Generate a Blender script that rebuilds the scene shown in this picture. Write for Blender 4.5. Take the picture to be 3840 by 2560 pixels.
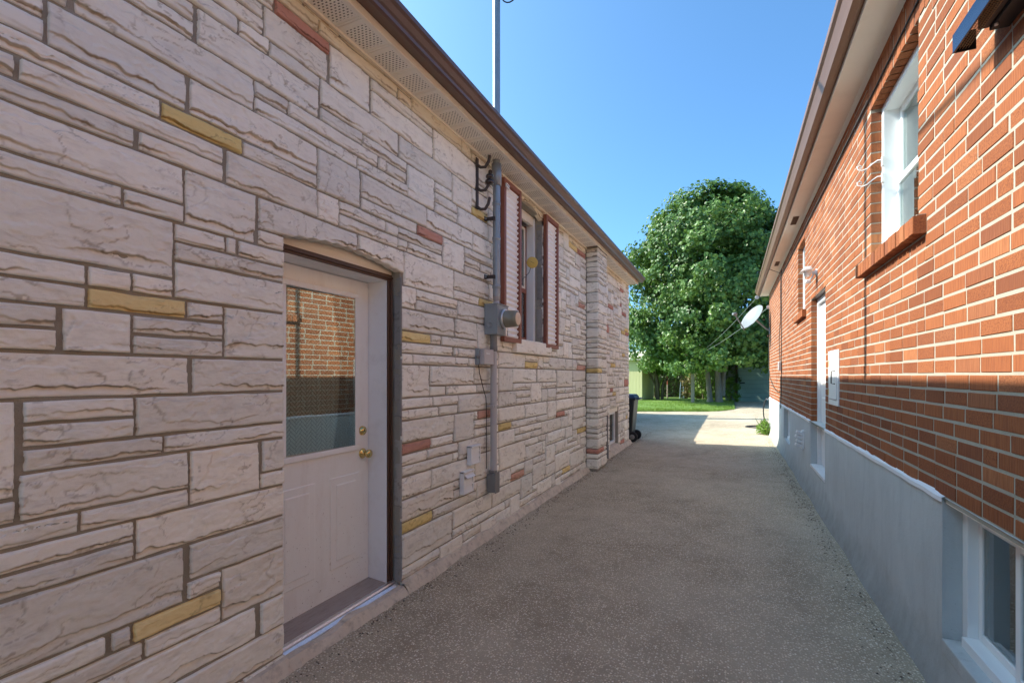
import bpy, math, random
import numpy as np
from mathutils import Vector, Matrix
for _o in list(bpy.data.objects): bpy.data.objects.remove(_o)
SC = bpy.context.scene
COL = SC.collection
R = math.radians
# ------------------------------------------------------------------ camera
HC = 1.45                                   # eye height above the drive
YAW = math.atan2(823, 1800)
cd = bpy.data.cameras.new('camera'); cam = bpy.data.objects.new('camera', cd); COL.objects.link(cam)
cd.lens = 16.875; cd.sensor_width = 36; cd.shift_y = 128 / 3840; cd.clip_start = 0.05; cd.clip_end = 3000
cam.location = (0, 0, HC); cam.rotation_euler = (R(90), 0, YAW)
SC.camera = cam
# ------------------------------------------------------------------ sky and sun
SUN_EL = R(39.6); SUN_DY = 0.075            # light runs towards +x, a little towards +y, down
w = bpy.data.worlds.new('World'); SC.world = w; w.use_nodes = True
nt = w.node_tree; nt.nodes.clear()
sky = nt.nodes.new('ShaderNodeTexSky'); sky.sky_type = 'NISHITA'; sky.sun_disc = False
sky.sun_elevation = SUN_EL; sky.sun_rotation = R(270) - math.atan(SUN_DY)
sky.altitude = 100; sky.air_density = 0.72; sky.dust_density = 2.6; sky.ozone_density = 8.0
bg = nt.nodes.new('ShaderNodeBackground'); bg.inputs[1].default_value = 0.108
wo = nt.nodes.new('ShaderNodeOutputWorld')
tint = nt.nodes.new('ShaderNodeMix'); tint.data_type = 'RGBA'; tint.blend_type = 'MULTIPLY'; tint.inputs[0].default_value = 1
tint.inputs[7].default_value = (.62, .84, .80, 1)      # daylight white balance, the same over the whole sky
nt.links.new(sky.outputs[0], tint.inputs[6]); nt.links.new(tint.outputs[2], bg.inputs[0]); nt.links.new(bg.outputs[0], wo.inputs[0])
sl = bpy.data.lights.new('sun', 'SUN'); sun = bpy.data.objects.new('sun', sl); COL.objects.link(sun)
sl.energy = 2.0; sl.angle = R(0.53); sl.color = (1.0, 0.93, 0.82)
sd = Vector((math.cos(SUN_EL), SUN_DY * math.cos(SUN_EL), -math.sin(SUN_EL)))
sun.rotation_euler = sd.to_track_quat('-Z', 'Y').to_euler(); sun.location = (-20, 0, 20)
# ------------------------------------------------------------------ exposure
SC.view_settings.view_transform = 'Standard'; SC.view_settings.look = 'None'
SC.view_settings.gamma = 1.0; SC.view_settings.use_curve_mapping = False
SC.view_settings.exposure = 2.18
SC.render.engine = 'CYCLES'
SC.cycles.use_denoising = True
SC.cycles.max_bounces = 14; SC.cycles.diffuse_bounces = 12; SC.cycles.glossy_bounces = 4
SC.cycles.transparent_max_bounces = 12; SC.cycles.sample_clamp_indirect = 6
random.seed(7); rng = np.random.default_rng(7)
XL, XR = -2.05, 0.87                        # planes of the stone wall and of the brick wall

# ------------------------------------------------------------------ helpers: objects
def link(o, parent=None):
    COL.objects.link(o)
    if parent is not None: o.parent = parent
    return o
def tag(o, label=None, cat=None, group=None, kind=None):
    if label: o['label'] = label
    if cat: o['category'] = cat
    if group: o['group'] = group
    if kind: o['kind'] = kind
    return o
def thing(name, label, cat, loc=(0, 0, 0), rz=0, group=None):
    o = bpy.data.objects.new(name, None); o.empty_display_size = 0.1
    o.location = loc; o.rotation_euler = (0, 0, rz); link(o)
    return tag(o, label, cat, group)
class MB:
    def __init__(s): s.v = []; s.f = []; s.sm = []
    def add(s, vs, fs, smooth=False):
        n = len(s.v); s.v += [tuple(p) for p in vs]; s.f += [tuple(i + n for i in f) for f in fs]; s.sm += [smooth] * len(fs)
        return s
    def box(s, x0, x1, y0, y1, z0, z1):
        vs = [(x, y, z) for x in (x0, x1) for y in (y0, y1) for z in (z0, z1)]
        return s.add(vs, [(0, 1, 3, 2), (4, 6, 7, 5), (0, 4, 5, 1), (2, 3, 7, 6), (0, 2, 6, 4), (1, 5, 7, 3)])
    def obox(s, c, ax, ay, az):                       # oriented box: centre and three half-axis vectors
        c, ax, ay, az = map(Vector, (c, ax, ay, az))
        vs = [c + i * ax + j * ay + k * az for i in (-1, 1) for j in (-1, 1) for k in (-1, 1)]
        return s.add(vs, [(0, 1, 3, 2), (4, 6, 7, 5), (0, 4, 5, 1), (2, 3, 7, 6), (0, 2, 6, 4), (1, 5, 7, 3)])
    def tube(s, pts, r, n=10, cap=True):
        pts = [Vector(p) for p in pts]; rr = r if isinstance(r, (list, tuple)) else [r] * len(pts)
        up = None; rings = []
        for i, p in enumerate(pts):
            t = (pts[min(i + 1, len(pts) - 1)] - pts[max(i - 1, 0)]).normalized()
            if up is None:
                up = Vector((0, 0, 1)) if abs(t.z) < .9 else Vector((0, 1, 0))
            a = t.cross(up).normalized(); up = a.cross(t).normalized()
            rings.append([p + rr[i] * (math.cos(2 * math.pi * k / n) * a + math.sin(2 * math.pi * k / n) * up) for k in range(n)])
        vs = [q for g in rings for q in g]; fs = []
        for i in range(len(pts) - 1):
            for k in range(n):
                fs.append((i * n + k, i * n + (k + 1) % n, (i + 1) * n + (k + 1) % n, (i + 1) * n + k))
        s.add(vs, fs, True)
        if cap: s.add(rings[0], [tuple(range(n - 1, -1, -1))]); s.add(rings[-1], [tuple(range(n))])
        return s
    def lathe(s, c, axis, prof, n=24, smooth=True):   # prof: (distance along axis, radius)
        ax = Vector(axis).normalized(); c = Vector(c)
        a = ax.cross(Vector((0, 0, 1)) if abs(ax.z) < .9 else Vector((0, 1, 0))).normalized(); b = a.cross(ax)
        vs = []; fs = []
        for h, r in prof:
            for k in range(n):
                t = 2 * math.pi * k / n; vs.append(c + ax * h + r * (math.cos(t) * a + math.sin(t) * b))
        for i in range(len(prof) - 1):
            for k in range(n): fs.append((i * n + k, (i + 1) * n + k, (i + 1) * n + (k + 1) % n, i * n + (k + 1) % n))
        s.add(vs, fs, smooth)
        s.add(vs[:n], [tuple(range(n))]); s.add(vs[-n:], [tuple(range(n - 1, -1, -1))])
        return s
    def extrude_y(s, prof, y0, y1):                   # closed profile of (x, z)
        n = len(prof)
        vs = [(x, y0, z) for x, z in prof] + [(x, y1, z) for x, z in prof]
        fs = [(i, (i + 1) % n, (i + 1) % n + n, i + n) for i in range(n)] + [tuple(range(n - 1, -1, -1)), tuple(range(n, 2 * n))]
        return s.add(vs, fs)
    def mesh(s, name):
        m = bpy.data.meshes.new(name); m.from_pydata(s.v, [], s.f)
        m.polygons.foreach_set('use_smooth', s.sm); m.update(); return m
    def build(s, name, mat, parent=None, bevel=0, loc=None, fix=True):
        m = s.mesh(name)
        if fix:
            import bmesh
            b = bmesh.new(); b.from_mesh(m); bmesh.ops.recalc_face_normals(b, faces=b.faces); b.to_mesh(m); b.free()
        m.materials.append(mat); o = bpy.data.objects.new(name, m); link(o, parent)
        if loc: o.location = loc
        if bevel:
            md = o.modifiers.new('bevel', 'BEVEL'); md.width = bevel; md.segments = 2; md.limit_method = 'ANGLE'; md.angle_limit = R(40)
        return o
def B(name, mat, parent, *box, bevel=0.002, loc=None):
    m = MB()
    if isinstance(box[0], (tuple, list)):
        for b in box: m.box(*b)
    else: m.box(*box)
    return m.build(name, mat, parent, bevel, loc)
def quads_mesh(name, V, F, smooth=False, attrs=None):
    me = bpy.data.meshes.new(name); V = np.asarray(V, np.float32); F = np.asarray(F, np.int32); k = F.shape[1]
    me.vertices.add(len(V)); me.vertices.foreach_set('co', V.ravel())
    me.loops.add(F.size); me.loops.foreach_set('vertex_index', F.ravel())
    me.polygons.add(len(F)); me.polygons.foreach_set('loop_start', np.arange(len(F), dtype=np.int32) * k)
    me.polygons.foreach_set('use_smooth', np.full(len(F), smooth))
    for nm, a in (attrs or {}).items():
        at = me.attributes.new(nm, 'FLOAT', 'POINT'); at.data.foreach_set('value', np.asarray(a, np.float32))
    me.update(calc_edges=True); me.validate(); return me

# ------------------------------------------------------------------ helpers: materials
class NT:
    def __init__(s, name):
        s.m = bpy.data.materials.new(name); s.m.use_nodes = True; s.t = s.m.node_tree; s.t.nodes.clear()
        s.out = s.n('ShaderNodeOutputMaterial'); s.pos = s.n('ShaderNodeNewGeometry').outputs['Position']
    def n(s, t, **k):
        x = s.t.nodes.new(t)
        for a, b in k.items(): setattr(x, a, b)
        return x
    def l(s, a, b): s.t.links.new(a, b)
    def put(s, sock, v):
        if isinstance(v, bpy.types.NodeSocket): s.l(v, sock)
        elif isinstance(v, (tuple, list)) and len(v) == 3 and sock.type == 'RGBA': sock.default_value = (*v, 1)
        else: sock.default_value = v
    def math(s, op, a, b=None, clamp=False):
        x = s.n('ShaderNodeMath', operation=op, use_clamp=clamp); s.put(x.inputs[0], a)
        if b is not None: s.put(x.inputs[1], b)
        return x.outputs[0]
    def scaled(s, v, sc):
        x = s.n('ShaderNodeVectorMath', operation='MULTIPLY'); s.put(x.inputs[0], v); x.inputs[1].default_value = sc; return x.outputs[0]
    def noise(s, v, scale, detail=3, rough=.55, dist=0):
        x = s.n('ShaderNodeTexNoise'); s.put(x.inputs['Vector'], v); x.inputs['Scale'].default_value = scale
        x.inputs['Detail'].default_value = detail; x.inputs['Roughness'].default_value = rough; x.inputs['Distortion'].default_value = dist
        return x.outputs['Fac']
    def voro(s, v, scale, feature='F1', rnd=1.0):
        x = s.n('ShaderNodeTexVoronoi', feature=feature); s.put(x.inputs['Vector'], v); x.inputs['Scale'].default_value = scale; x.inputs['Randomness'].default_value = rnd
        return x.outputs
    def ramp(s, f, stops, interp='LINEAR'):
        x = s.n('ShaderNodeValToRGB'); s.put(x.inputs[0], f); e = x.color_ramp.elements; x.color_ramp.interpolation = interp
        while len(e) < len(stops): e.new(.5)
        for q, (p, c) in zip(e, stops): q.position = p; q.color = (*c, 1) if not isinstance(c, (int, float)) else (c, c, c, 1)
        return x.outputs[0]
    def mix(s, f, a, b, mode='MIX'):
        x = s.n('ShaderNodeMix', data_type='RGBA', blend_type=mode); s.put(x.inputs[0], f); s.put(x.inputs[6], a); s.put(x.inputs[7], b); return x.outputs[2]
    def bump(s, h, strength=.5, dist=.01, normal=None):
        x = s.n('ShaderNodeBump'); s.put(x.inputs['Height'], h); x.inputs['Strength'].default_value = strength; x.inputs['Distance'].default_value = dist
        if normal is not None: s.l(normal, x.inputs['Normal'])
        return x.outputs[0]
    def bsdf(s, color, rough=.7, metal=0, spec=.5, normal=None, **k):
        x = s.n('ShaderNodeBsdfPrincipled'); s.put(x.inputs['Base Color'], color); s.put(x.inputs['Roughness'], rough); s.put(x.inputs['Metallic'], metal)
        s.put(x.inputs['Specular IOR Level'], spec)
        if normal is not None: s.l(normal, x.inputs['Normal'])
        for a, b in k.items(): s.put(x.inputs[a], b)
        return x.outputs[0]
    def done(s, sh): s.l(sh, s.out.inputs[0]); return s.m
    def attr(s, nm): return s.n('ShaderNodeAttribute', attribute_name=nm).outputs['Fac']
    def rand(s): return s.n('ShaderNodeObjectInfo').outputs['Random']
def sc(c, k): return tuple(min(1, x * k) for x in c)
def paint(name, c, rough=.5, var=.12, scale=6, metal=0, bump=.05, bscale=60, dirt=None, dirt_amt=.35, spec=.4, stretch=(1, 1, 1)):
    t = NT(name); p = t.scaled(t.pos, stretch)
    col = t.mix(t.noise(p, scale, 4), sc(c, 1 - var), sc(c, 1 + var))
    if dirt:
        d = t.ramp(t.noise(p, scale * 2.3, 6, .7), [(.5, 0), (.75, 1)]); col = t.mix(t.math('MULTIPLY', d, dirt_amt), col, dirt)
    nb = t.bump(t.noise(p, bscale, 3), bump, .004) if bump else None
    return t.done(t.bsdf(col, rough, metal, spec, nb))

M = {}
def stone_mat(name, c, dark, stain):
    t = NT(name); p = t.pos; rnd = t.math('ADD', t.rand(), t.attr('rnd')); rnd = t.math('FRACT', rnd); r0 = t.math('FRACT', t.math('MULTIPLY', rnd, 3.13))
    n1 = t.noise(p, 3.2, 4); n2 = t.noise(t.scaled(p, (1, .5, 1.6)), 16, 6, .65)
    col = t.mix(n1, sc(c, .93), sc(c, 1.07))
    col = t.mix(t.math('MULTIPLY', t.ramp(n2, [(.5, 0), (.70, 1)]), .48), col, dark)
    col = t.mix(t.math('MULTIPLY', t.math('SUBTRACT', r0, .3), .28), col, (.95, .80, .60), 'MIX')
    streak = t.ramp(t.noise(t.scaled(p, (1, .22, 1.8)), 34, 5, .7), [(.58, 0), (.7, 1)]); patch = t.ramp(t.noise(p, 5.5, 3), [(.45, 0), (.62, 1)])
    col = t.mix(t.math('MULTIPLY', t.math('MULTIPLY', streak, patch), .8), col, dark)
    r2 = t.math('FRACT', t.math('MULTIPLY', rnd, 5.77)); col = t.mix(t.math('MULTIPLY', t.ramp(r2, [(.55, 0), (.95, 1)]), .22), col, sc(dark, 1.25))
    shade = t.math('ADD', t.math('MULTIPLY', rnd, .2), .86)
    col = t.mix(1.0, col, shade, 'MULTIPLY')
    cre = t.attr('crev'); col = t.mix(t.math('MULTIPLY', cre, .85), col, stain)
    specks = t.ramp(t.noise(p, 140, 2), [(.69, 0), (.74, 1)]); col = t.mix(t.math('MULTIPLY', specks, .35), col, dark)
    h = t.math('ADD', t.math('MULTIPLY', t.noise(t.scaled(p, (1, .45, 1.7)), 55, 7, .72), .8), t.math('MULTIPLY', t.noise(p, 260, 3), .35))
    return t.done(t.bsdf(col, .88, 0, .2, t.bump(h, .42, .005)))
M['stone'] = stone_mat('white_stone', (.92, .885, .785), (.58, .56, .51), (.23, .175, .11))
M['stone_y'] = stone_mat('yellow_stone', (.84, .66, .28), (.60, .45, .20), (.26, .15, .04))
M['stone_r'] = stone_mat('red_stone', (.58, .285, .215), (.40, .19, .15), (.13, .05, .04))
M['stone_c'] = stone_mat('cream_stone', (.84, .77, .60), (.62, .56, .43), (.26, .17, .08))
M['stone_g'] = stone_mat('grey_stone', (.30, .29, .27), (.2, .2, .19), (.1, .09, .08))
def mortar_mat(name, c, v=.15):
    t = NT(name); col = t.mix(t.noise(t.pos, 9, 5), sc(c, 1 - v), sc(c, 1 + v)); col = t.mix(t.math('MULTIPLY', t.ramp(t.noise(t.pos, 260, 2), [(.55, 0), (.7, 1)]), .3), col, sc(c, .55))
    return t.done(t.bsdf(col, .95, 0, .15, t.bump(t.noise(t.pos, 190, 4, .7), .7, .004)))
M['mortar_l'] = mortar_mat('grey_mortar', (.33, .305, .25))
M['mortar_r'] = mortar_mat('cream_mortar', (.425, .40, .325), .16)
def brick_mat():
    t = NT('red_brick'); p = t.pos
    r = t.math('FRACT', t.math('ADD', t.rand(), t.attr('rnd'))); r2 = t.math('FRACT', t.math('MULTIPLY', r, 7.31)); r3 = t.math('FRACT', t.math('MULTIPLY', r, 17.7))
    base = t.ramp(r, [(0, (.20, .064, .027)), (.15, (.285, .093, .036)), (.55, (.34, .113, .042)), (.88, (.37, .128, .048)), (1, (.435, .173, .072))])
    wire = t.noise(t.scaled(p, (60, 150, 9)), 1.0, 3, .6)            # wire-cut vertical grooves
    crumb = t.noise(p, 120, 5, .75)
    rough_face = t.math('MULTIPLY', t.ramp(r2, [(.5, 0), (.56, 1)]), 1.0)
    tex = t.mix(rough_face, wire, crumb)
    gr = t.ramp(tex, [(.40, 0), (.56, 1)])
    col = t.mix(t.math('MULTIPLY', t.math('SUBTRACT', 1.0, gr), t.math('ADD', t.math('MULTIPLY', rough_face, .25), .42)), base, (.15, .045, .026))
    col = t.mix(t.math('MULTIPLY', t.ramp(r3, [(.86, 0), (.9, 1)]), .35), col, (.16, .06, .04))
    col = t.mix(t.math('MULTIPLY', t.noise(p, 5, 5), .25), col, (.40, .165, .08))
    return t.done(t.bsdf(col, .9, 0, .2, t.bump(t.mix(rough_face, wire, crumb), .8, .006)))
M['brick'] = brick_mat()
def asphalt_mat():
    t = NT('asphalt'); p = t.scaled(t.pos, (1, 1, .2))
    v = t.voro(p, 82); v2 = t.voro(p, 190)
    sepc = t.n('ShaderNodeSeparateColor'); t.l(v['Color'], sepc.inputs[0]); q = sepc.outputs[0]; q2 = sepc.outputs[1]
    sep2 = t.n('ShaderNodeSeparateColor'); t.l(v2['Color'], sep2.inputs[0])
    big = t.noise(t.pos, .55, 4); med = t.noise(t.pos, 3.5, 5, .65)
    dark = t.mix(med, (.24, .19, .13), (.56, .47, .33))
    stone = t.ramp(q2, [(0, (.62, .52, .365)), (.45, (.78, .68, .49)), (.8, (.90, .82, .64)), (1, (.97, .93, .80))])
    inside = t.ramp(v['Distance'], [(.30, 1), (.50, 0)])
    show = t.ramp(t.math('ADD', q, t.math('MULTIPLY', t.math('SUBTRACT', med, .5), .5)), [(.38, 0), (.44, 1)])
    col = t.mix(t.math('MULTIPLY', inside, show), dark, stone)
    fines = t.ramp(sep2.outputs[0], [(.72, 0), (.76, 1)]); col = t.mix(t.math('MULTIPLY', t.math('MULTIPLY', fines, t.ramp(v2['Distance'], [(.25, 1), (.5, 0)])), .6), col, (.82, .74, .58))
    col = t.mix(t.math('MULTIPLY', t.ramp(big, [(.42, 0), (.66, 1)]), .4), col, (.70, .615, .465))
    col = t.mix(1.0, col, t.ramp(t.noise(t.scaled(t.pos, (1.6, .7, 1)), 1.1, 6, .65), [(.3, .86), (.5, 1.0), (.75, 1.05)]), 'MULTIPLY')
    h = t.math('ADD', t.math('MULTIPLY', t.math('MULTIPLY', inside, show), .8), t.noise(t.pos, 120, 3))
    return t.done(t.bsdf(col, .9, 0, .2, t.bump(h, .7, .006)))
M['asphalt'] = asphalt_mat()
def parge_mat():
    t = NT('grey_parging'); p = t.pos
    col = t.mix(t.noise(t.scaled(p, (1, 1, .45)), 4, 5, .6), (.46, .485, .475), (.61, .64, .625))
    col = t.mix(t.math('MULTIPLY', t.ramp(t.noise(t.scaled(p, (1, 1.6, .35)), 7, 5, .7), [(.5, 0), (.75, 1)]), .45), col, (.35, .39, .39))
    col = t.mix(t.math('MULTIPLY', t.ramp(t.noise(p, 90, 2), [(.68, 0), (.75, 1)]), .4), col, (.16, .16, .15))
    sx = t.n('ShaderNodeSeparateXYZ'); t.l(p, sx.inputs[0])
    low = t.math('ADD', sx.outputs[2], t.math('MULTIPLY', t.math('SUBTRACT', t.noise(p, 6, 5, .7), .5), .35))
    col = t.mix(t.math('MULTIPLY', t.ramp(low, [(.0, 1), (.30, 0)]), .75), col, (.25, .24, .205))     # soil splashed up from the drive
    h = t.math('ADD', t.noise(p, 6, 4), t.math('MULTIPLY', t.noise(p, 110, 4, .7), .3))
    return t.done(t.bsdf(col, .9, 0, .2, t.bump(h, .5, .012)))
M['parge'] = parge_mat()
def glass_mat(name, refl=.22, tint=(.75, .82, .8), extra=.04):
    t = NT(name); fr = t.n('ShaderNodeFresnel'); fr.inputs[0].default_value = 1.5
    f = t.math('ADD', t.math('MULTIPLY', fr.outputs[0], .75), refl, True)
    tr = t.n('ShaderNodeBsdfTransparent'); t.put(tr.inputs[0], tint); gl = t.n('ShaderNodeBsdfGlossy'); gl.inputs['Roughness'].default_value = .015
    t.put(gl.inputs[0], (.9, .95, .95))
    x = t.n('ShaderNodeMixShader'); t.l(f, x.inputs[0]); t.l(tr.outputs[0], x.inputs[1]); t.l(gl.outputs[0], x.inputs[2])
    return t.done(x.outputs[0])
M['glass'] = glass_mat('window_glass')
M['glass_door'] = glass_mat('door_glass', .15, (.9, .94, .92))
def door_paint():
    t = NT('white_door_paint'); p = t.pos; col = t.mix(t.noise(p, 2.5, 4), (.84, .85, .82), (.92, .92, .89)); sx = t.n('ShaderNodeSeparateXYZ'); t.l(p, sx.inputs[0])
    spots = t.ramp(t.noise(p, 75, 3, .6), [(.66, 0), (.70, 1)]); low = t.ramp(sx.outputs[2], [(.05, 1), (.75, .12)])      # mud splashes, thicker near the sill
    col = t.mix(t.math('MULTIPLY', spots, low), col, (.25, .20, .15)); col = t.mix(t.math('MULTIPLY', t.ramp(t.noise(t.scaled(p, (1, 1, .3)), 9, 5, .7), [(.52, 0), (.75, 1)]), .22), col, (.55, .47, .40))
    return t.done(t.bsdf(col, .42, 0, .4, t.bump(t.noise(p, 14, 3), .06, .01)))
M['white_door'] = door_paint()
M['white'] = paint('white_paint', (.80, .80, .79), .45, .04, 4, bump=.03, dirt=(.5, .48, .44), dirt_amt=.2)
M['white_worn'] = paint('worn_white_paint', (.84, .85, .86), .5, .05, 4, bump=.1, dirt=(.35, .32, .28), dirt_amt=.16)
M['vinyl'] = paint('white_vinyl', (.83, .85, .84), .35, .03, 4, bump=.01)
M['brown'] = paint('dark_brown_paint', (.085, .045, .028), .45, .25, 12, bump=.1)
M['shutter'] = paint('red_brown_paint', (.27, .10, .062), .5, .12, 7, bump=.05)
M['shutter_w'] = paint('ribbed_white_panel', (.90, .87, .84), .5, .04, 3, bump=.02)
M['gutter'] = paint('brown_gutter_metal', (.13, .075, .058), .38, .15, 3, bump=.02, spec=.5)
M['gutter2'] = paint('brown_eave_metal', (.20, .115, .07), .42, .12, 3, bump=.02, spec=.5)
M['fascia'] = paint('cream_fascia', (.86, .80, .67), .5, .06, 3, bump=.02, dirt=(.35, .28, .2), dirt_amt=.15)
M['soffit_r'] = paint('cream_soffit', (.86, .82, .73), .5, .05, 2, bump=.02, dirt=(.45, .36, .26), dirt_amt=.15)
M['steel'] = paint('galvanised_steel', (.30, .33, .35), .45, .22, 14, metal=.55, bump=.05, spec=.5)
M['grey_box'] = paint('grey_enamel', (.27, .305, .32), .42, .08, 6, bump=.02)
M['grey_pvc'] = paint('grey_conduit', (.50, .47, .46), .5, .06, 5, bump=.02)
M['grey_pvc_d'] = paint('dark_grey_conduit', (.22, .215, .205), .55, .1, 6, bump=.05)
M['meter'] = paint('olive_meter_glass', (.235, .225, .165), .25, .06, 5, bump=0, spec=.6)
M['meter_face'] = paint('meter_face', (.72, .55, .40), .3, .25, 22, bump=0)
M['black_iron'] = paint('rusty_iron', (.06, .05, .045), .6, .4, 20, bump=.2, dirt=(.16, .08, .05))
M['porcelain'] = paint('brown_porcelain', (.035, .022, .018), .15, .2, 10, bump=0, spec=.7)
M['brass'] = paint('brass', (.75, .58, .24), .2, .05, 8, metal=1, bump=0)
M['alu'] = paint('aluminium', (.72, .72, .73), .35, .1, 20, metal=.9, bump=.05, dirt=(.3, .27, .22))
M['wood_sill'] = paint('worn_grey_wood', (.36, .31, .28), .7, .2, 14, bump=.4, bscale=40, dirt=(.14, .11, .09), dirt_amt=.6, stretch=(3, .4, 1))
M['concrete'] = paint('old_concrete', (.66, .56, .44), .9, .2, 8, bump=.9, bscale=45, dirt=(.22, .18, .14), dirt_amt=.7)
M['yellow'] = paint('faded_yellow_dial', (.66, .44, .09), .45, .06, 8, bump=0)
M['black'] = paint('black_metal', (.018, .019, .022), .5, .2, 8, bump=.05)
M['navy'] = paint('glossy_dark_blue_metal', (.02, .03, .06), .12, .1, 4, bump=0, spec=.8, metal=.6)
M['mesh'] = paint('bronze_mesh', (.22, .16, .09), .5, .2, 30, bump=0)
M['rubber'] = paint('black_rubber', (.02, .02, .021), .65, .2, 8, bump=.05)
M['bin'] = paint('dark_green_plastic', (.02, .027, .03), .4, .15, 5, bump=.04, spec=.45)
M['bin_lid'] = paint('blue_plastic', (.02, .05, .115), .4, .15, 5, bump=.04)
M['curtain'] = paint('pale_green_curtain', (.45, .55, .50), .8, .15, 4, bump=.1, stretch=(1, 6, .2))
M['film_a'] = paint('grey_green_lattice', (.52, .57, .54), .5, .12, 9, bump=0)
M['dark_room'] = paint('dark_interior', (.03, .032, .034), .9, .2, 3, bump=0)
M['drape'] = paint('brown_drape', (.16, .115, .09), .9, .25, 5, bump=.1, stretch=(1, 8, .3))
M['roof'] = paint('brown_shingles', (.13, .10, .085), .9, .3, 9, bump=.5, bscale=30)
M['house_wall'] = paint('painted_render', (.45, .42, .38), .9, .1, 3, bump=.2)
M['dish'] = paint('pale_grey_dish', (.21, .23, .23), .45, .05, 4, bump=.01)
M['cable'] = paint('black_cable', (.03, .028, .026), .6, .2, 9, bump=0)
M['line'] = paint('pale_clothes_line', (.30, .36, .33), .5, .1, 9, bump=0)
M['shed'] = paint('pale_green_boards', (.55, .53, .27), .7, .08, 3, bump=.1, stretch=(6, 6, .5))
M['shed_trim'] = paint('pale_trim', (.66, .62, .5), .7, .1, 4, bump=.1)
M['garage'] = paint('sea_green_paint', (.27, .40, .34), .6, .1, 3, bump=.08)
M['garage_w'] = paint('grey_green_siding', (.20, .24, .225), .8, .12, 3, bump=.1)
M['terracotta'] = paint('red_tile', (.46, .16, .12), .8, .15, 6, bump=.3)
M['bark'] = paint('grey_bark', (.30, .26, .21), .95, .22, 7, bump=.9, bscale=26, dirt=(.14, .12, .09), dirt_amt=.5, stretch=(1, 1, .4))
M['bark_d'] = paint('brown_bark', (.13, .10, .07), .95, .25, 9, bump=.8, bscale=30, stretch=(1, 1, .3))
M['post'] = paint('weathered_wood', (.40, .34, .27), .85, .18, 6, bump=.5, bscale=30, stretch=(4, 4, .4))
M['rust'] = paint('rusty_red_paint', (.36, .10, .06), .7, .3, 12, bump=.2)
M['blue_paint'] = paint('pale_blue_paint', (.32, .45, .55), .6, .1, 5, bump=.02)
M['soil'] = paint('dry_ground', (.20, .19, .10), .95, .3, 2, bump=.6, bscale=20, dirt=(.10, .14, .04), dirt_amt=.7)
M['lawn'] = paint('mown_lawn', (.13, .23, .04), .95, .25, 3, bump=.6, bscale=60, dirt=(.20, .19, .08), dirt_amt=.35)
def leaf_mat(name, c, c2, tr=.35, gloss=.35):
    t = NT(name); r = t.attr('rnd'); col = t.mix(r, c, c2)
    d = t.bsdf(col, .38, 0, gloss); tl = t.n('ShaderNodeBsdfTranslucent'); t.l(t.mix(.5, col, (.16, .26, .03)), tl.inputs[0])
    x = t.n('ShaderNodeMixShader'); x.inputs[0].default_value = tr; t.l(d, x.inputs[1]); t.l(tl.outputs[0], x.inputs[2]); return t.done(x.outputs[0])
M['leaf'] = leaf_mat('maple_leaf', (.060, .140, .034), (.175, .295, .065), .3, .38)
M['leaf2'] = leaf_mat('bright_leaf', (.10, .21, .022), (.22, .34, .05))
M['leaf3'] = leaf_mat('dark_vine_leaf', (.05, .105, .025), (.13, .20, .05))
M['leaf4'] = leaf_mat('dry_leaf', (.17, .13, .05), (.30, .24, .10))
M['grass'] = leaf_mat('grass_blade', (.11, .22, .03), (.26, .38, .06), .3, .2)
def soffit_mat():
    t = NT('perforated_cream_soffit'); tc = t.n('ShaderNodeTexCoord').outputs['Object']; sx = t.n('ShaderNodeSeparateXYZ'); t.l(tc, sx.inputs[0])
    x, y = sx.outputs[0], sx.outputs[1]
    row = t.math('MULTIPLY', y, 1 / .0165); ri = t.math('FLOOR', row); rf = t.math('FRACT', row)
    off = t.math('MULTIPLY', t.math('MODULO', ri, 2.0), .5)
    cx = t.math('FRACT', t.math('ADD', t.math('MULTIPLY', x, 1 / .027), off))
    slot = t.math('MULTIPLY', t.math('LESS_THAN', t.math('ABSOLUTE', t.math('SUBTRACT', cx, .5)), .23), t.math('LESS_THAN', t.math('ABSOLUTE', t.math('SUBTRACT', rf, .5)), .2))
    zone = t.math('MULTIPLY', t.math('GREATER_THAN', y, .035), t.math('LESS_THAN', y, .205)); zone = t.math('MULTIPLY', zone, t.math('MULTIPLY', t.math('GREATER_THAN', x, .02), t.math('LESS_THAN', x, .172)))
    col = t.mix(t.math('MULTIPLY', slot, zone), t.mix(t.noise(t.pos, 4, 3), (.80, .76, .67), (.88, .84, .75)), (.07, .05, .035))  # slots are only painted: the dark of the attic put into the colour
    return t.done(t.bsdf(col, .5, 0, .35))
M['soffit_l'] = soffit_mat()
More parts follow.
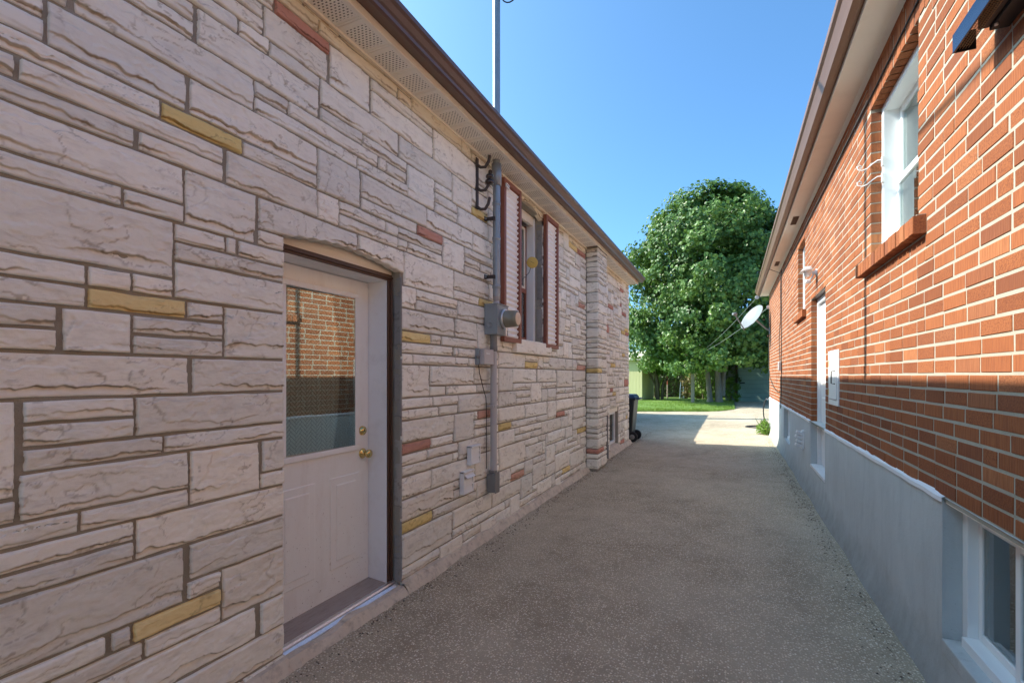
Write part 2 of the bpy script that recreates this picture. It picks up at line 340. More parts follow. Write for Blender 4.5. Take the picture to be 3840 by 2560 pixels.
# ------------------------------------------------------------------ ground
def gz(x, y):
    return .018 * max(-1.6, min(1.6, x + .6)) - .004
def sheet(name, x0, x1, y0, y1, nx, ny, zf, mat, kind):
    X, Y = np.meshgrid(np.linspace(x0, x1, nx), np.linspace(y0, y1, ny)); Z = zf(X, Y)
    V = np.stack([X, Y, Z], -1).reshape(-1, 3); i = np.arange((nx - 1) * (ny - 1)); a = (i // (nx - 1)) * nx + i % (nx - 1)
    F = np.stack([a, a + 1, a + nx + 1, a + nx], 1)
    o = bpy.data.objects.new(name, quads_mesh(name, V, F, True)); o.data.materials.append(mat); link(o); return tag(o, kind=kind)
def vnoise(x, y, s, seed=0):
    x = np.asarray(x) * s; y = np.asarray(y) * s; xi = np.floor(x).astype(int); yi = np.floor(y).astype(int); fx = x - xi; fy = y - yi
    fx = fx * fx * (3 - 2 * fx); fy = fy * fy * (3 - 2 * fy)
    def h(a, b):
        q = (a * 374761393 + b * 668265263 + seed * 1442695041) & 0x7fffffff; q = ((q ^ (q >> 13)) * 1274126177) & 0x7fffffff; return ((q ^ (q >> 16)) & 0xffff) / 65535.
    return (h(xi, yi) * (1 - fx) + h(xi + 1, yi) * fx) * (1 - fy) + (h(xi, yi + 1) * (1 - fx) + h(xi + 1, yi + 1) * fx) * fy
sheet('ground', -400, 400, -400, 400, 3, 3, lambda X, Y: X * 0 - .12, M['soil'], 'structure')
sheet('driveway', -9, 7, -9, 31, 161, 401, lambda X, Y: .018 * np.clip(X + .6, -1.6, 1.6) - .004 + .008 * (vnoise(X, Y, 1.3, 3) - .5), M['asphalt'], 'structure')
def lawn_edge(x): return 19.9 + .32 * max(0, x + 4.6) + .10 * math.sin(x * 2.1) + .05 * math.sin(x * 5.3) + (.9 * (x + 1) ** 2 if x > -1 else 0)
def make_lawn():
    xs = np.linspace(-9, .15, 92); ny = 60; V = []
    for x in xs:
        y0 = lawn_edge(x)
        for j in range(ny):
            y = y0 + (33 - y0) * j / (ny - 1); V.append((x, y, .012 + .03 * min(1, (y - y0) / .5) + .03 * float(vnoise(x, y, .8, 5)) if j else -.02))
    F = [(i * ny + j, (i + 1) * ny + j, (i + 1) * ny + j + 1, i * ny + j + 1) for i in range(len(xs) - 1) for j in range(ny - 1)]
    o = bpy.data.objects.new('lawn', quads_mesh('lawn', V, F, True)); o.data.materials.append(M['lawn']); link(o); tag(o, kind='structure')
    n = 30000; x = rng.uniform(-7, .1, n); u = rng.random(n) ** 1.6; y0 = np.array([lawn_edge(q) for q in x]); y = y0 - .05 + (30 - y0) * u
    h = rng.uniform(.03, .075, n) * (1 + .6 * (vnoise(x, y, 1.5, 9) > .6)); a = rng.uniform(0, 6.28, n); lean = rng.normal(0, .025, (n, 2)); z = .02 + np.zeros(n)
    wv = .007
    P0 = np.stack([x - wv * np.cos(a), y - wv * np.sin(a), z], 1); P1 = np.stack([x + wv * np.cos(a), y + wv * np.sin(a), z], 1); P2 = np.stack([x + lean[:, 0], y + lean[:, 1], z + h + .02], 1)
    V = np.stack([P0, P1, P2], 1).reshape(-1, 3); F = np.arange(3 * n).reshape(-1, 3)
    g = bpy.data.objects.new('grass', quads_mesh('grass', V, F, False, {'rnd': np.repeat(rng.random(n), 3)})); g.data.materials.append(M['grass']); link(g); tag(g, 'short green grass blades on the back lawn', 'grass', kind='stuff')
make_lawn()

# ------------------------------------------------------------------ the stone house: which stones, where
PK = .078                                             # one course
def sL(px, d=2.05): return 1979.3 * d / ((2743 - px) * .9094) - d * .4573
CR = {1: (0, 0, .5421), 2: (0, 800, .574), 3: (0, 1660, .574), 4: (1000, 0, .542), 5: (1000, 800, .5742), 6: (1000, 1560, .6378), 7: (1500, 550, .4464), 8: (1500, 1150, .4782)}
# measured stones: crop, left, right, anchor x, top, bottom, colour
TR = """1 0 110 0 318 475;1 155 1540 155 400 540;1 0 1110 0 150 300;1 1125 1675 1125 705 815 y;1 0 920 0 505 640;1 970 1540 970 905 1020;1 0 1265 0 690 980
1 0 835 0 1030 1165;1 870 1260 870 1305 1420;1 1290 1770 1290 1180 1530;1 1575 2190 1575 1045 1250;1 1700 2190 1700 970 1065;1 1320 2190 1320 540 755
1 345 1285 1285 520 745;1 530 1750 1750 545 740;1 0 470 470 -140 30;1 900 1330 1330 150 260;1 700 1335 1335 20 140;1 1370 2204 1370 30 290;1 0 1190 1190 1540 1920
1 1775 1985 1775 570 665;1 1775 2470 1775 680 765
2 1160 1465 1160 70 175;2 1490 1545 1490 155 240;2 1570 1868 1570 180 270;2 1700 1868 1700 110 190;2 1160 1868 1160 205 300;2 0 543 0 90 540;2 595 850 595 220 465
2 900 1865 900 275 505;2 592 1207 592 497 615 y;2 1240 1450 1240 585 685;2 1470 1865 1470 620 935;2 0 368 0 580 715;2 0 372 0 745 885;2 430 850 430 625 893
2 885 1450 885 680 785;2 875 1450 875 812 915;2 0 1225 0 925 1215;2 1270 1865 1270 958 1172;2 165 880 165 1235 1360;2 160 880 160 1388 1515;2 905 1868 905 1215 1450
2 0 108 0 1240 1850;2 1085 1868 1085 1478 1560;2 160 1055 160 1545 1680;3 1728 1865 1728 15 185;3 1715 1865 1715 212 290;3 0 1225 0 240 530;3 545 1225 545 470 575
3 0 520 0 565 695;3 1250 1700 1250 75 398;3 905 1865 905 525 755;3 0 870 0 735 865;3 10 880 20 895 1035;3 1255 1865 1255 670 885;3 0 1200 0 1070 1540
3 1235 1445 1235 925 1015;3 880 1447 880 1205 1310 y;3 1465 1865 1465 845 1150;3 960 1450 960 1310 1405;3 735 848 735 1280 1380;3 0 695 695 1295 1395;3 350 940 940 1315 1420
3 1710 1865 1710 1065 1245;3 600 1668 1668 1085 1270;3 900 1865 1865 1195 1395
4 90 355 355 110 205 c;4 370 905 905 575 665 c;4 920 1005 1005 660 750 c;4 1015 1345 1345 930 1030 c;4 1350 1415 1415 1010 1090 c;4 65 430 430 300 370 r;4 0 420 420 380 545
4 440 715 440 300 575;4 735 1145 735 545 620;4 735 1145 735 640 780;4 1160 1450 1160 895 1090;4 385 910 385 555 730;4 385 660 385 745 820;4 165 765 165 705 790
4 670 975 670 930 1000;4 835 965 835 1120 1190;4 785 820 785 1090 1150;4 640 970 640 1090 1160;4 925 1280 925 945 1085;4 980 1160 980 1140 1340
4 1170 1280 1170 1260 1310;4 1170 1315 1170 1330 1385;4 1170 1315 1170 1395 1450;4 1290 1425 1290 1205 1390;4 1325 1530 1325 1430 1545;4 1425 1530 1425 1425 1470 y
4 0 340 0 825 1030;4 0 340 0 1050 1130;4 360 645 360 1030 1295;4 665 1105 665 1200 1360;4 665 1040 665 1375 1440;4 0 495 0 1165 1345;4 510 820 510 1390 1455;4 510 900 510 1475 1545
8 20 425 20 18 165;8 440 605 440 95 235;8 20 235 20 185 260 y;8 245 325 245 220 285;8 340 605 340 230 300;8 610 725 610 135 325;8 20 415 20 280 355;8 430 455 430 320 380
8 460 720 460 325 390;8 20 95 20 370 438;8 110 435 110 385 450;8 443 537 443 400 460;8 545 720 545 405 468;8 15 230 15 460 695;8 245 580 245 468 610;8 588 720 588 475 600
8 240 355 240 630 690;8 375 595 375 625 690;8 600 720 600 615 668;8 15 255 15 720 790;8 270 455 270 710 770;8 465 725 465 695 825;8 15 300 15 815 880;8 318 450 318 785 845
8 15 425 15 890 1060;8 430 580 430 840 1050;8 590 612 590 830 880;8 615 715 615 825 880 r;8 590 720 590 895 950;8 590 680 590 960 1015;8 10 243 10 1075 1155 r
8 248 420 248 1040 1095;8 222 455 222 1125 1190;8 15 210 15 1180 1245;8 15 410 15 1265 1330;8 415 455 415 1150 1210;8 465 720 465 1065 1195;8 15 240 15 1350 1510
8 245 585 245 1300 1425;8 590 720 590 1175 1360;8 425 480 425 1370 1435;8 425 465 425 1450 1515
8 775 910 775 680 780;8 775 980 775 810 915;8 775 875 775 925 980 y;8 880 1070 880 895 950;8 775 900 775 995 1100;8 885 1070 885 500 600;8 775 880 775 495 660
8 1080 1225 1080 500 585;8 1235 1350 1235 510 625;8 1355 1455 1355 505 575;8 885 1025 885 615 655;8 1030 1108 1030 605 750;8 1118 1225 1118 600 635;8 915 1025 915 670 705
8 915 1025 915 718 765;8 985 1150 985 780 860;8 1160 1225 1160 750 880;8 1230 1360 1230 730 805;8 1365 1455 1365 715 780;8 1230 1293 1230 825 870 r;8 985 1082 985 435 485 y
8 1390 1455 1390 455 497 r;8 1170 1300 1170 405 488;8 775 980 775 370 480;8 1115 1260 1115 895 985;8 945 1112 945 945 1000;8 1160 1295 1160 980 1070;8 1300 1350 1300 950 1050
8 780 985 780 1115 1270;8 872 975 872 1310 1365 r;8 1275 1333 1275 1275 1315 y;8 1145 1215 1145 1095 1240;8 1045 1200 1045 1255 1400;8 950 1040 950 1350 1510;8 725 945 725 1430 1550
8 1205 1330 1205 1180 1305;8 1335 1440 1335 1140 1260
7 20 450 20 885 1145;7 365 540 365 770 985;7 160 360 160 650 735 r;7 230 605 230 515 700;7 610 770 610 720 860;7 550 770 550 850 910;7 550 670 550 915 985;7 550 770 550 1000 1065
7 685 770 685 980 1030;7 460 745 460 1045 1200;7 20 130 20 1165 1325;7 135 480 135 1200 1270;7 135 480 135 1290 1355;7 460 665 460 1205 1260;7 670 778 670 1270 1310 y
7 490 725 490 1290 1430;7 75 355 75 800 880;7 0 355 0 690 750;7 612 735 612 505 555 y
6 795 1100 795 510 630;6 795 975 795 640 700 y;6 795 1090 795 705 880;6 985 1230 985 555 605;6 1100 1320 1100 560 660;6 1100 1205 1100 670 715;6 1210 1400 1210 605 650
6 1330 1495 1330 450 535
8 1762 1790 1762 155 185 y;8 1745 1765 1745 360 382 y;8 1655 1690 1655 437 465 y;8 1760 1790 1760 585 612 r;8 1650 1670 1650 628 655 r;8 1772 1786 1772 870 895 y;8 1730 1760 1730 1045 1085 r
7 1490 1558 1490 840 900 r;7 1503 1555 1503 1300 1350 r;7 1850 1880 1850 1165 1200 r;7 1885 1915 1885 1510 1545 y;7 1705 1757 1705 1490 1545 r"""
S0, S1, K0, K1 = -1.2, 10.7, -19, 26
DS = .01; NS = int((S1 - S0) / DS); NK = K1 - K0
DOOR = (1.730, 2.667); WIN = (4.62, 5.36); CHI = (7.26, 7.83); BAS = (8.85, 9.61)
occ = np.zeros((NK, NS), bool)
def blk(a, b, z0, z1):
    occ[max(0, int(math.floor(z0 / PK + 1e-6)) - K0):int(math.ceil(z1 / PK - 1e-6)) - K0, int(round((a - S0) / DS)):int(round((b - S0) / DS))] = True
blk(*DOOR, -1.48, 9 * PK); blk(*WIN, 5 * PK, 23 * PK); blk(*CHI, -1.48, 2.03); blk(*BAS, -1.48, -8 * PK)
STONES = []
def take(a, b, k0, k1, c=''):
    i0 = max(0, int(round((a - S0) / DS))); i1 = min(NS, int(round((b - S0) / DS))); r0 = max(0, k0 - K0); r1 = min(NK, k1 - K0)
    if r1 <= r0 or i1 <= i0: return
    free = ~occ[r0:r1, i0:i1].any(0)
    if not free.any():
        if r1 - r0 > 1:                                # try again without the covered rows
            rows = [r for r in range(r0, r1) if (~occ[r, i0:i1]).mean() > .6]
            if rows: take(a, b, rows[0] + K0, rows[0] + K0 + 1, c)
        return
    best = (0, 0); s = None
    for q in range(len(free) + 1):
        if q < len(free) and free[q]:
            if s is None: s = q
        elif s is not None:
            if q - s > best[1] - best[0]: best = (s, q)
            s = None
    if (best[1] - best[0]) * DS < .05: return
    occ[r0:r1, i0 + best[0]:i0 + best[1]] = True
    STONES.append((S0 + (i0 + best[0]) * DS, S0 + (i0 + best[1]) * DS, r0 + K0, r1 + K0, c))
# the two stones arched over the door
take(sL(972), sL(1345), 9, 11, 'L'); take(sL(1348), 2.70, 9, 11, 'L')
take(4.49, 5.56, 3, 5, 'S')                            # window sill stone
for a, b in ((4.56, 4.82), (4.82, 5.1), (5.1, 5.42)): take(a, b, 23, 25, 'W')
_tr = []
for row in TR.replace('\n', ';').split(';'):
    q = row.split(); cx, cy, cs = CR[int(q[0])]; xl, xr, xa, yt, yb = map(float, q[1:6]); c = q[6] if len(q) > 6 else ''
    px = lambda v: cx + cs * v
    f = 2.254 / (2743 - px(xa)); kt = (1408 - cy - cs * yt) * f / PK + .08; kb = (1408 - cy - cs * yb) * f / PK - .08
    a, b = sL(px(xl)) - .008, sL(px(xr)) + .008
    if px(xl) < 1 and c == '': a -= random.uniform(.05, .35)
    k0, k1 = int(round(kb)), int(round(kt))
    if k1 <= k0: k1 = k0 + 1
    _tr.append((c == '', a, b, k0, k1, c))
for t_ in sorted(_tr, key=lambda t: t[0]): take(*t_[1:])
rf = random.Random(11)
for k in range(K0, K1):                                # fill what was not measured
    i = 0; r = k - K0
    while i < NS:
        if occ[r, i]: i += 1; continue
        j = i
        while j < NS and not occ[r, j]: j += 1
        hgt = rf.choices((1, 2, 3), (.5, .36, .14))[0]
        if k >= 24: hgt = 1
        L = rf.uniform(*{1: (.22, .62), 2: (.16, .55), 3: (.16, .36)}[hgt])
        n = min(j - i, int(L / DS))
        if (j - i - n) * DS < .10: n = j - i
        while hgt > 1 and (r + hgt > NK or occ[r:r + hgt, i:i + n].any()): hgt -= 1
        a = S0 + i * DS; b = a + n * DS
        occ[r:r + hgt, i:i + n] = True
        if n * DS >= .045:
            c = 'c' if k >= 24 else ('y' if rf.random() < .03 and a > 5.6 else 'r' if rf.random() < .035 and a > 5.6 else '')
            if c in ('y', 'r') and hgt > 1: c = ''
            STONES.append((a, b, k, k + hgt, c))
        i += n
STONES = [(a, b, k0, min(k1, 25.35) if k1 > 25 else k1, 'c' if (k0 >= 24 and c == '') else c) for a, b, k0, k1, c in STONES]

def n1d(u, scale, r):
    n = max(2, int((u.max() - u.min()) * scale) + 3); c = r.uniform(-1, 1, n); x = (u - u.min()) * scale; i = np.clip(np.floor(x).astype(int), 0, n - 2); f = x - i; f = f * f * (3 - 2 * f)
    return c[i] * (1 - f) + c[i + 1] * f
def stone_arrays(L, H, cell, seed, rough=1., vlow=None, thick=.022):
    """rock-faced stone: local x outward, y along, z up.  Ledges run along its lower and upper part, broken faces in squarer ones"""
    r = np.random.default_rng(seed); j = .0068
    nu = max(5, int(L / cell)); nv = max(5, int(H / cell))
    uu = np.linspace(0, 1, nu + 1); u0 = j; u1 = L - j
    q1 = r.uniform(.14, .34) if H < .1 else r.uniform(.1, .26); q2 = r.uniform(.66, .88)
    e = .012 / max(H, .03) * .22
    q = np.unique(np.concatenate([np.linspace(0, 1, nv + 1), [q1 - e, q1 + e, q2 - e, q2 + e]]))
    us = u0 + uu * (u1 - u0)
    amp = min(.34 * H * .5, .022)
    w1 = n1d(us, 6, r) * amp * .62 + n1d(us, 26, r) * amp * .42 + n1d(us, 95, r) * .0028
    w2 = n1d(us, 6, r) * amp * .6 + n1d(us, 30, r) * amp * .4 + n1d(us, 95, r) * .0026
    lo = j + (n1d(us, 14, r) * .0018); hi = H - j + (n1d(us, 14, r) * .0018)
    if vlow is not None: lo = np.maximum(lo, vlow(us))
    h = hi - lo
    v1 = np.clip(q1 * h + w1, .006, h * .48); v2 = np.clip(q2 * h + w2, h * .52, h - .004)
    Q = q[None, :]; V1 = v1[:, None]; V2 = v2[:, None]; Hh = h[:, None]
    V = np.where(Q < q1, Q / q1 * V1, np.where(Q < q2, V1 + (Q - q1) / (q2 - q1) * (V2 - V1), V2 + (Q - q2) / (1 - q2) * (Hh - V2))) + lo[:, None]
    U = np.repeat(us[:, None], len(q), 1)
    jl = n1d(np.linspace(0, H, len(q)), 40, r) * .0035 + r.choice([0, .003]) * n1d(np.linspace(0, H, len(q)), 90, r)
    U = U + (1 - uu[:, None]) ** 6 * np.abs(jl)[None, :] - uu[:, None] ** 6 * np.abs(jl[::-1])[None, :] * .5
    s1 = np.clip(.55 + .9 * n1d(us, 5, r), .0, 1.2)[:, None]; s2 = np.clip(.25 + 1.0 * n1d(us, 5, r), 0, 1.1)[:, None]
    sd = int(r.integers(1, 9999))
    X = .0026 * (vnoise(U, V, 6, sd) - .5) * 2 + .0014 * (vnoise(U, V * 1.6, 34, sd + 1) - .5) * 2 + .0012 * (vnoise(U, V * 2, 90, sd + 2) - .5) * 2
    t1 = np.clip((q1 + e - Q) / (2 * e), 0, 1); t2 = np.clip((Q - (q2 - e)) / (2 * e), 0, 1)
    low = .012 * s1 * t1 * rough; X = X - low + low * np.clip((Q * 0 + (q1 - Q) / q1), 0, 1) * .55
    X = X - .006 * s2 * t2 * rough
    tq = 2.7 * vnoise(U, V * 2.1, 6.5, sd + 20) + .55 * vnoise(U, V * 1.8, 27, sd + 21) + .22 * vnoise(U, V * 1.5, 80, sd + 22)     # split terraces
    tl = np.floor(tq); tf = tq - tl; X = X + .0030 * rough * (tl + np.clip(tf / .10, 0, 1) - 1.7)
    tmask = np.clip((vnoise(U, V, 8, sd + 23) - .42) * 5, 0, 1)
    dv1 = (V - lo[:, None] - V1); dv2 = (V - lo[:, None] - V2)
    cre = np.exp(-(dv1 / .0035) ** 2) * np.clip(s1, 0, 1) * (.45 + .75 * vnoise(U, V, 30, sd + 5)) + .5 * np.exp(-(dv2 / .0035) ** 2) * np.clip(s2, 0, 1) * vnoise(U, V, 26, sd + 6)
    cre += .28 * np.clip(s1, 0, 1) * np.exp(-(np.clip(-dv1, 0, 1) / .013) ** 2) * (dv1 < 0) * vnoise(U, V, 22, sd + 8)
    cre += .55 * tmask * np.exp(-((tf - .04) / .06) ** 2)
    if H > .12:                                        # a broken face: a jagged line splits off a piece
        for _ in range(1 if L < .3 else int(L / .3)):
            cu = r.uniform(.12, .88) * L; sl = r.uniform(-.6, .6); pu = U - cu - sl * (V - H / 2) - .03 * (vnoise(V, V * 0, 14, sd + 11) - .5) * 2 - .02 * (vnoise(V, V * 0, 45, sd + 12) - .5) * 2
            m = np.clip((V - lo[:, None] - V1 - .012) / .02, 0, 1) * np.clip((hi[:, None] - V - .012) / .02, 0, 1)
            side = 1 if r.random() < .5 else -1; st = r.uniform(.5, 1) * (1.0 if L < .35 else .5)
            X = X - .006 * st * m * np.clip(.5 + side * pu / .006, 0, 1) * np.exp(-np.clip(side * pu, 0, 9) / .06)
            cre += .75 * st * m * np.exp(-(pu / .0035) ** 2) * vnoise(U, V, 25, sd + 13)
    eu = np.minimum(U - u0, u1 - U); ev = np.minimum(V - lo[:, None], hi[:, None] - V); ed = np.minimum(eu, ev)
    X = X - .005 * np.clip(1 - ed / .0045, 0, 1) ** 2
    nU, nQ = U.shape
    P = np.stack([X, U, V], -1).reshape(-1, 3); c = np.clip(cre, 0, 1).reshape(-1)
    i = np.arange((nU - 1) * (nQ - 1)); a = (i // (nQ - 1)) * nQ + i % (nQ - 1)
    F = [np.stack([a, a + nQ, a + nQ + 1, a + 1], 1)]
    ring = np.concatenate([np.arange(nU) * nQ, (nU - 1) * nQ + np.arange(1, nQ), (np.arange(nU - 2, -1, -1)) * nQ + nQ - 1, np.arange(nQ - 2, 0, -1)])
    bk = P[ring].copy(); bk[:, 0] = -thick; n0 = len(P); m_ = len(ring)
    k = np.arange(m_); F.append(np.stack([ring, n0 + k, n0 + (k + 1) % m_, ring[(k + 1) % m_]], 1))
    return np.concatenate([P, bk]), np.concatenate(F), np.concatenate([c, np.zeros(m_)])
def arch_z(s):                                         # underside of the door arch, above HC
    t = np.clip((s - DOOR[0]) / (DOOR[1] - DOOR[0]), 0, 1); return .70 + .052 * np.sin(np.pi * t) ** .8 + .004 * np.sin(s * 70)
def arch_w(s):
    t = np.clip((s - WIN[0]) / (WIN[1] - WIN[0]), 0, 1); return 1.80 + .075 * np.sin(np.pi * t)

house = thing('stone_house', 'house faced in white ashlar stone with yellow and red accent stones, left of the drive', 'house', (XL, 3.0, 0))
HO = Vector((XL, 3.0, 0))
def hp(o): o.location = o.location - HO; return o     # parts are written in world coordinates
def wallsheet(scuts, zcuts, holes, xf, depth, sgn, name, mat, parent, off, n_sub=None):
    """front of a wall with openings and their reveals.  sgn: +1 when the wall looks towards +x"""
    S = sorted(set(scuts) | {h[0] for h in holes} | {h[1] for h in holes}); Z = sorted(set(zcuts) | {h[2] for h in holes} | {h[3] for h in holes})
    m = MB()
    def inh(s, z): return any(h[0] < s < h[1] and h[2] < z < h[3] for h in holes)
    idx = {}
    def vid(s, z):
        if (s, z) not in idx: idx[(s, z)] = len(m.v); m.v.append((xf(s, z), s, z))
        return idx[(s, z)]
    for i in range(len(S) - 1):
        for k in range(len(Z) - 1):
            if not inh((S[i] + S[i + 1]) / 2, (Z[k] + Z[k + 1]) / 2):
                m.f.append((vid(S[i], Z[k]), vid(S[i + 1], Z[k]), vid(S[i + 1], Z[k + 1]), vid(S[i], Z[k + 1]))); m.sm.append(n_sub is not None)
    for h in holes:
        for (a, b) in (((h[0], h[2]), (h[0], h[3])), ((h[0], h[3]), (h[1], h[3])), ((h[1], h[3]), (h[1], h[2])), ((h[1], h[2]), (h[0], h[2]))):
            d = -sgn * depth; ks = [q for q in (Z if a[0] == b[0] else S) if min(a[a[0] == b[0]], b[a[0] == b[0]]) <= q <= max(a[a[0] == b[0]], b[a[0] == b[0]])]
            pts = [(a[0], q) if a[0] == b[0] else (q, a[1]) for q in (ks if a[a[0] == b[0]] < b[a[0] == b[0]] else ks[::-1])]
            x_in = (xf(*a) + xf(*b)) / 2 + d
            for p_, q_ in zip(pts[:-1], pts[1:]): m.add([(xf(*p_), *p_), (xf(*q_), *q_), (x_in, *q_), (x_in, *p_)], [(0, 1, 2, 3)])
    o = m.build(name, mat, parent, fix=False); o.location = -off; return o
XM = XL - .0165
lw = wallsheet([-6, S1], [-.25, HC + 2.02], [(DOOR[0] - .004, DOOR[1] + .004, -.06, HC + .80), (WIN[0] - .004, WIN[1] + .004, HC + 5 * PK - .012, HC + 1.885), (BAS[0], BAS[1], -.2, HC - 8 * PK)], lambda s, z: XM, .085, 1, 'wall', M['mortar_l'], house, HO)
CAMP = Vector((0, 0, HC)); FW = Vector((-math.sin(YAW), math.cos(YAW), 0)); RT = Vector((math.cos(YAW), math.sin(YAW), 0))
def proj(x, y, z):
    Z = x * FW.x + y * FW.y; X = x * RT.x + y * RT.y
    if Z < .1: return None
    return 1920 + 1800 * X / Z, 1408 - 1800 * (z - HC) / Z
def view_area(x, s0, s1, z0, z1):
    p = [proj(x, s, z) for s in (s0, s1) for z in (z0, z1)]
    if None in p: return 0
    xs = np.clip([a[0] for a in p], 0, 3840); ys = np.clip([a[1] for a in p], 0, 2560); return (xs.max() - xs.min()) * (ys.max() - ys.min())
sarea = sorted(range(len(STONES)), key=lambda i: -view_area(XL, STONES[i][0], STONES[i][1], HC + STONES[i][2] * PK, HC + STONES[i][3] * PK))
restV, restF, restC, restR, nrest = {}, {}, {}, {}, {}
for rank, i in enumerate(sarea):
    a, b, k0, k1, c = STONES[i]; z0 = HC + k0 * PK; L = b - a; H = (k1 - k0) * PK
    cell = .0055 if a < 2.3 else .008 if a < 3.4 else .012 if a < 5.5 else .02 if a < 8 else .03
    if a < .3: cell = .014
    vl = None
    if c == 'L': vl = lambda u, a=a, z0=z0: np.where((u + a > DOOR[0] - .01) & (u + a < DOOR[1] + .01), HC + arch_z(u + a) - z0, -1) + .004
    if c == 'W': vl = lambda u, a=a, z0=z0: HC + arch_w(u + a) - z0 + .05
    P, F, C = stone_arrays(L, H, cell, i + 5, thick=.06 if c in 'LWS' and c else .022, vlow=vl)
    if c == 'S': P[:, 0] += .045
    mat = {'y': M['stone_y'], 'r': M['stone_r'], 'c': M['stone_c'], 'W': M['stone_c']}.get(c, M['stone'])
    if rank < 300:
        o = bpy.data.objects.new('stone', quads_mesh('stone', P, F, True, {'crev': C})); o.data.materials.append(mat); link(o, lw); o.location = (XL, a, z0)
    else:
        q = {'y': 'stone_y', 'r': 'stone_r', 'c': 'stone_c', 'W': 'stone_c'}.get(c, 'stone'); n0 = nrest.get(q, 0)
        restV.setdefault(q, []).append(P + np.array([XL, a, z0])); restF.setdefault(q, []).append(F + n0); restC.setdefault(q, []).append(C); restR.setdefault(q, []).append(np.full(len(P), random.random())); nrest[q] = n0 + len(P)
for q in restV:
    o = bpy.data.objects.new('small_stonework', quads_mesh('small_stonework', np.concatenate(restV[q]), np.concatenate(restF[q]), True, {'crev': np.concatenate(restC[q]), 'rnd': np.concatenate(restR[q])}))
    o.data.materials.append(M[q]); link(o, lw); tag(o, kind='stuff')
# chimney breast: near side and front, each stone its own piece
CX = -1.862
ch = MB().box(XL - .05, CX - .012, CHI[0] + .012, CHI[1] - .012, -.1, HC + 2.015).build('chimney', M['mortar_l'], house); ch.location = -HO
k = -18.5; cr = random.Random(5)
while k < 25:
    hgt = cr.choice((1, 1, 1, 2, 2)); hgt = min(hgt, 25.3 - k); c = 'y' if cr.random() < .09 and hgt == 1 else 'r' if cr.random() < .08 and hgt == 1 else ''
    mt = {'y': M['stone_y'], 'r': M['stone_r']}.get(c, M['stone']); z0 = HC + k * PK
    P, F, C = stone_arrays(CX - XL + .01, hgt * PK, .015, cr.randrange(9999)); o = bpy.data.objects.new('stone', quads_mesh('stone', P, F, True, {'crev': C})); o.data.materials.append(mt)
    link(o, ch); o.location = (XL - .01, CHI[0], z0); o.rotation_euler = (0, 0, R(-90))
    cut = CHI[0] + (CHI[1] - CHI[0]) * cr.choice((.35, .45, .55, .65, 1))
    for a, b in ((CHI[0], cut), (cut, CHI[1])):
        if b - a < .05: continue
        P, F, C = stone_arrays(b - a, hgt * PK, .016, cr.randrange(9999)); o = bpy.data.objects.new('stone', quads_mesh('stone', P, F, True, {'crev': C})); o.data.materials.append(mt if a == CHI[0] else M['stone'])
        link(o, ch); o.location = (CX, a, z0)
    k += hgt
# body behind the face, roof, eaves
hb = B('rear_wall', M['house_wall'], house, (-10.2, -2.62, -6, S1 - .02, -.1, HC + 2.0), bevel=0); hp(hb)
e1 = MB().box(-2.62, XM - .004, S1 - .16, S1 - .004, -.2, HC + 2.0).box(-2.62, XM - .003, -6, -5.9, -.2, HC + 2.0).build('end_wall', M['stone_c'], house); hp(e1)
rm = MB(); ze = HC + 2.06
rm.add([(-1.80, -6.4, ze), (-1.80, 10.58, ze), (-10.6, 10.58, ze), (-10.6, -6.4, ze), (-6.2, -2.3, ze + 1.75), (-6.2, 6.3, ze + 1.75)], [(0, 1, 5, 4), (1, 2, 5), (2, 3, 4, 5), (3, 0, 4), (0, 3, 2, 1)])
hp(rm.build('roof', M['roof'], house))
YE = 10.62
fs = MB().box(-1.858, -1.838, -6.4, YE, HC + 1.972, HC + 2.085).build('fascia', M['fascia'], house, .002); hp(fs)
gp = [(-1.836, HC + 2.088), (-1.836, HC + 2.018), (-1.760, HC + 1.998), (-1.742, HC + 2.004), (-1.738, HC + 2.022), (-1.726, HC + 2.032), (-1.708, HC + 2.060), (-1.692, HC + 2.072), (-1.690, HC + 2.098), (-1.700, HC + 2.098), (-1.702, HC + 2.08), (-1.828, HC + 2.055), (-1.828, HC + 2.088)]
g = MB().extrude_y(gp, -6.4, YE).build('gutter', M['gutter'], house); hp(g)
jt = MB().box(XL - .008, XL + .012, -6.4, YE, HC + 1.962, HC + 1.984).build('soffit_trim', M['fascia'], house, .002); hp(jt)
sm = MB().box(0, .187, 0, .238, 0, .012); sm.box(0, .187, .238, .243, .004, .012); sm.box(.0, .187, .222, .230, -.004, .004)
spm = sm.mesh('soffit_panel'); spm.materials.append(M['soffit_l']); y = -.6
while y < YE - .25:
    if not (CHI[0] - .24 < y < CHI[1]): o = bpy.data.objects.new('soffit_panel', spm); link(o, house); o.location = Vector((XL + .003, y, HC + 1.976)) - HO
    y += .243
hp(B('soffit_strip', M['fascia'], house, (XL + .002, -1.86, -6.4, -.61, HC + 1.975, HC + 1.99), bevel=0))
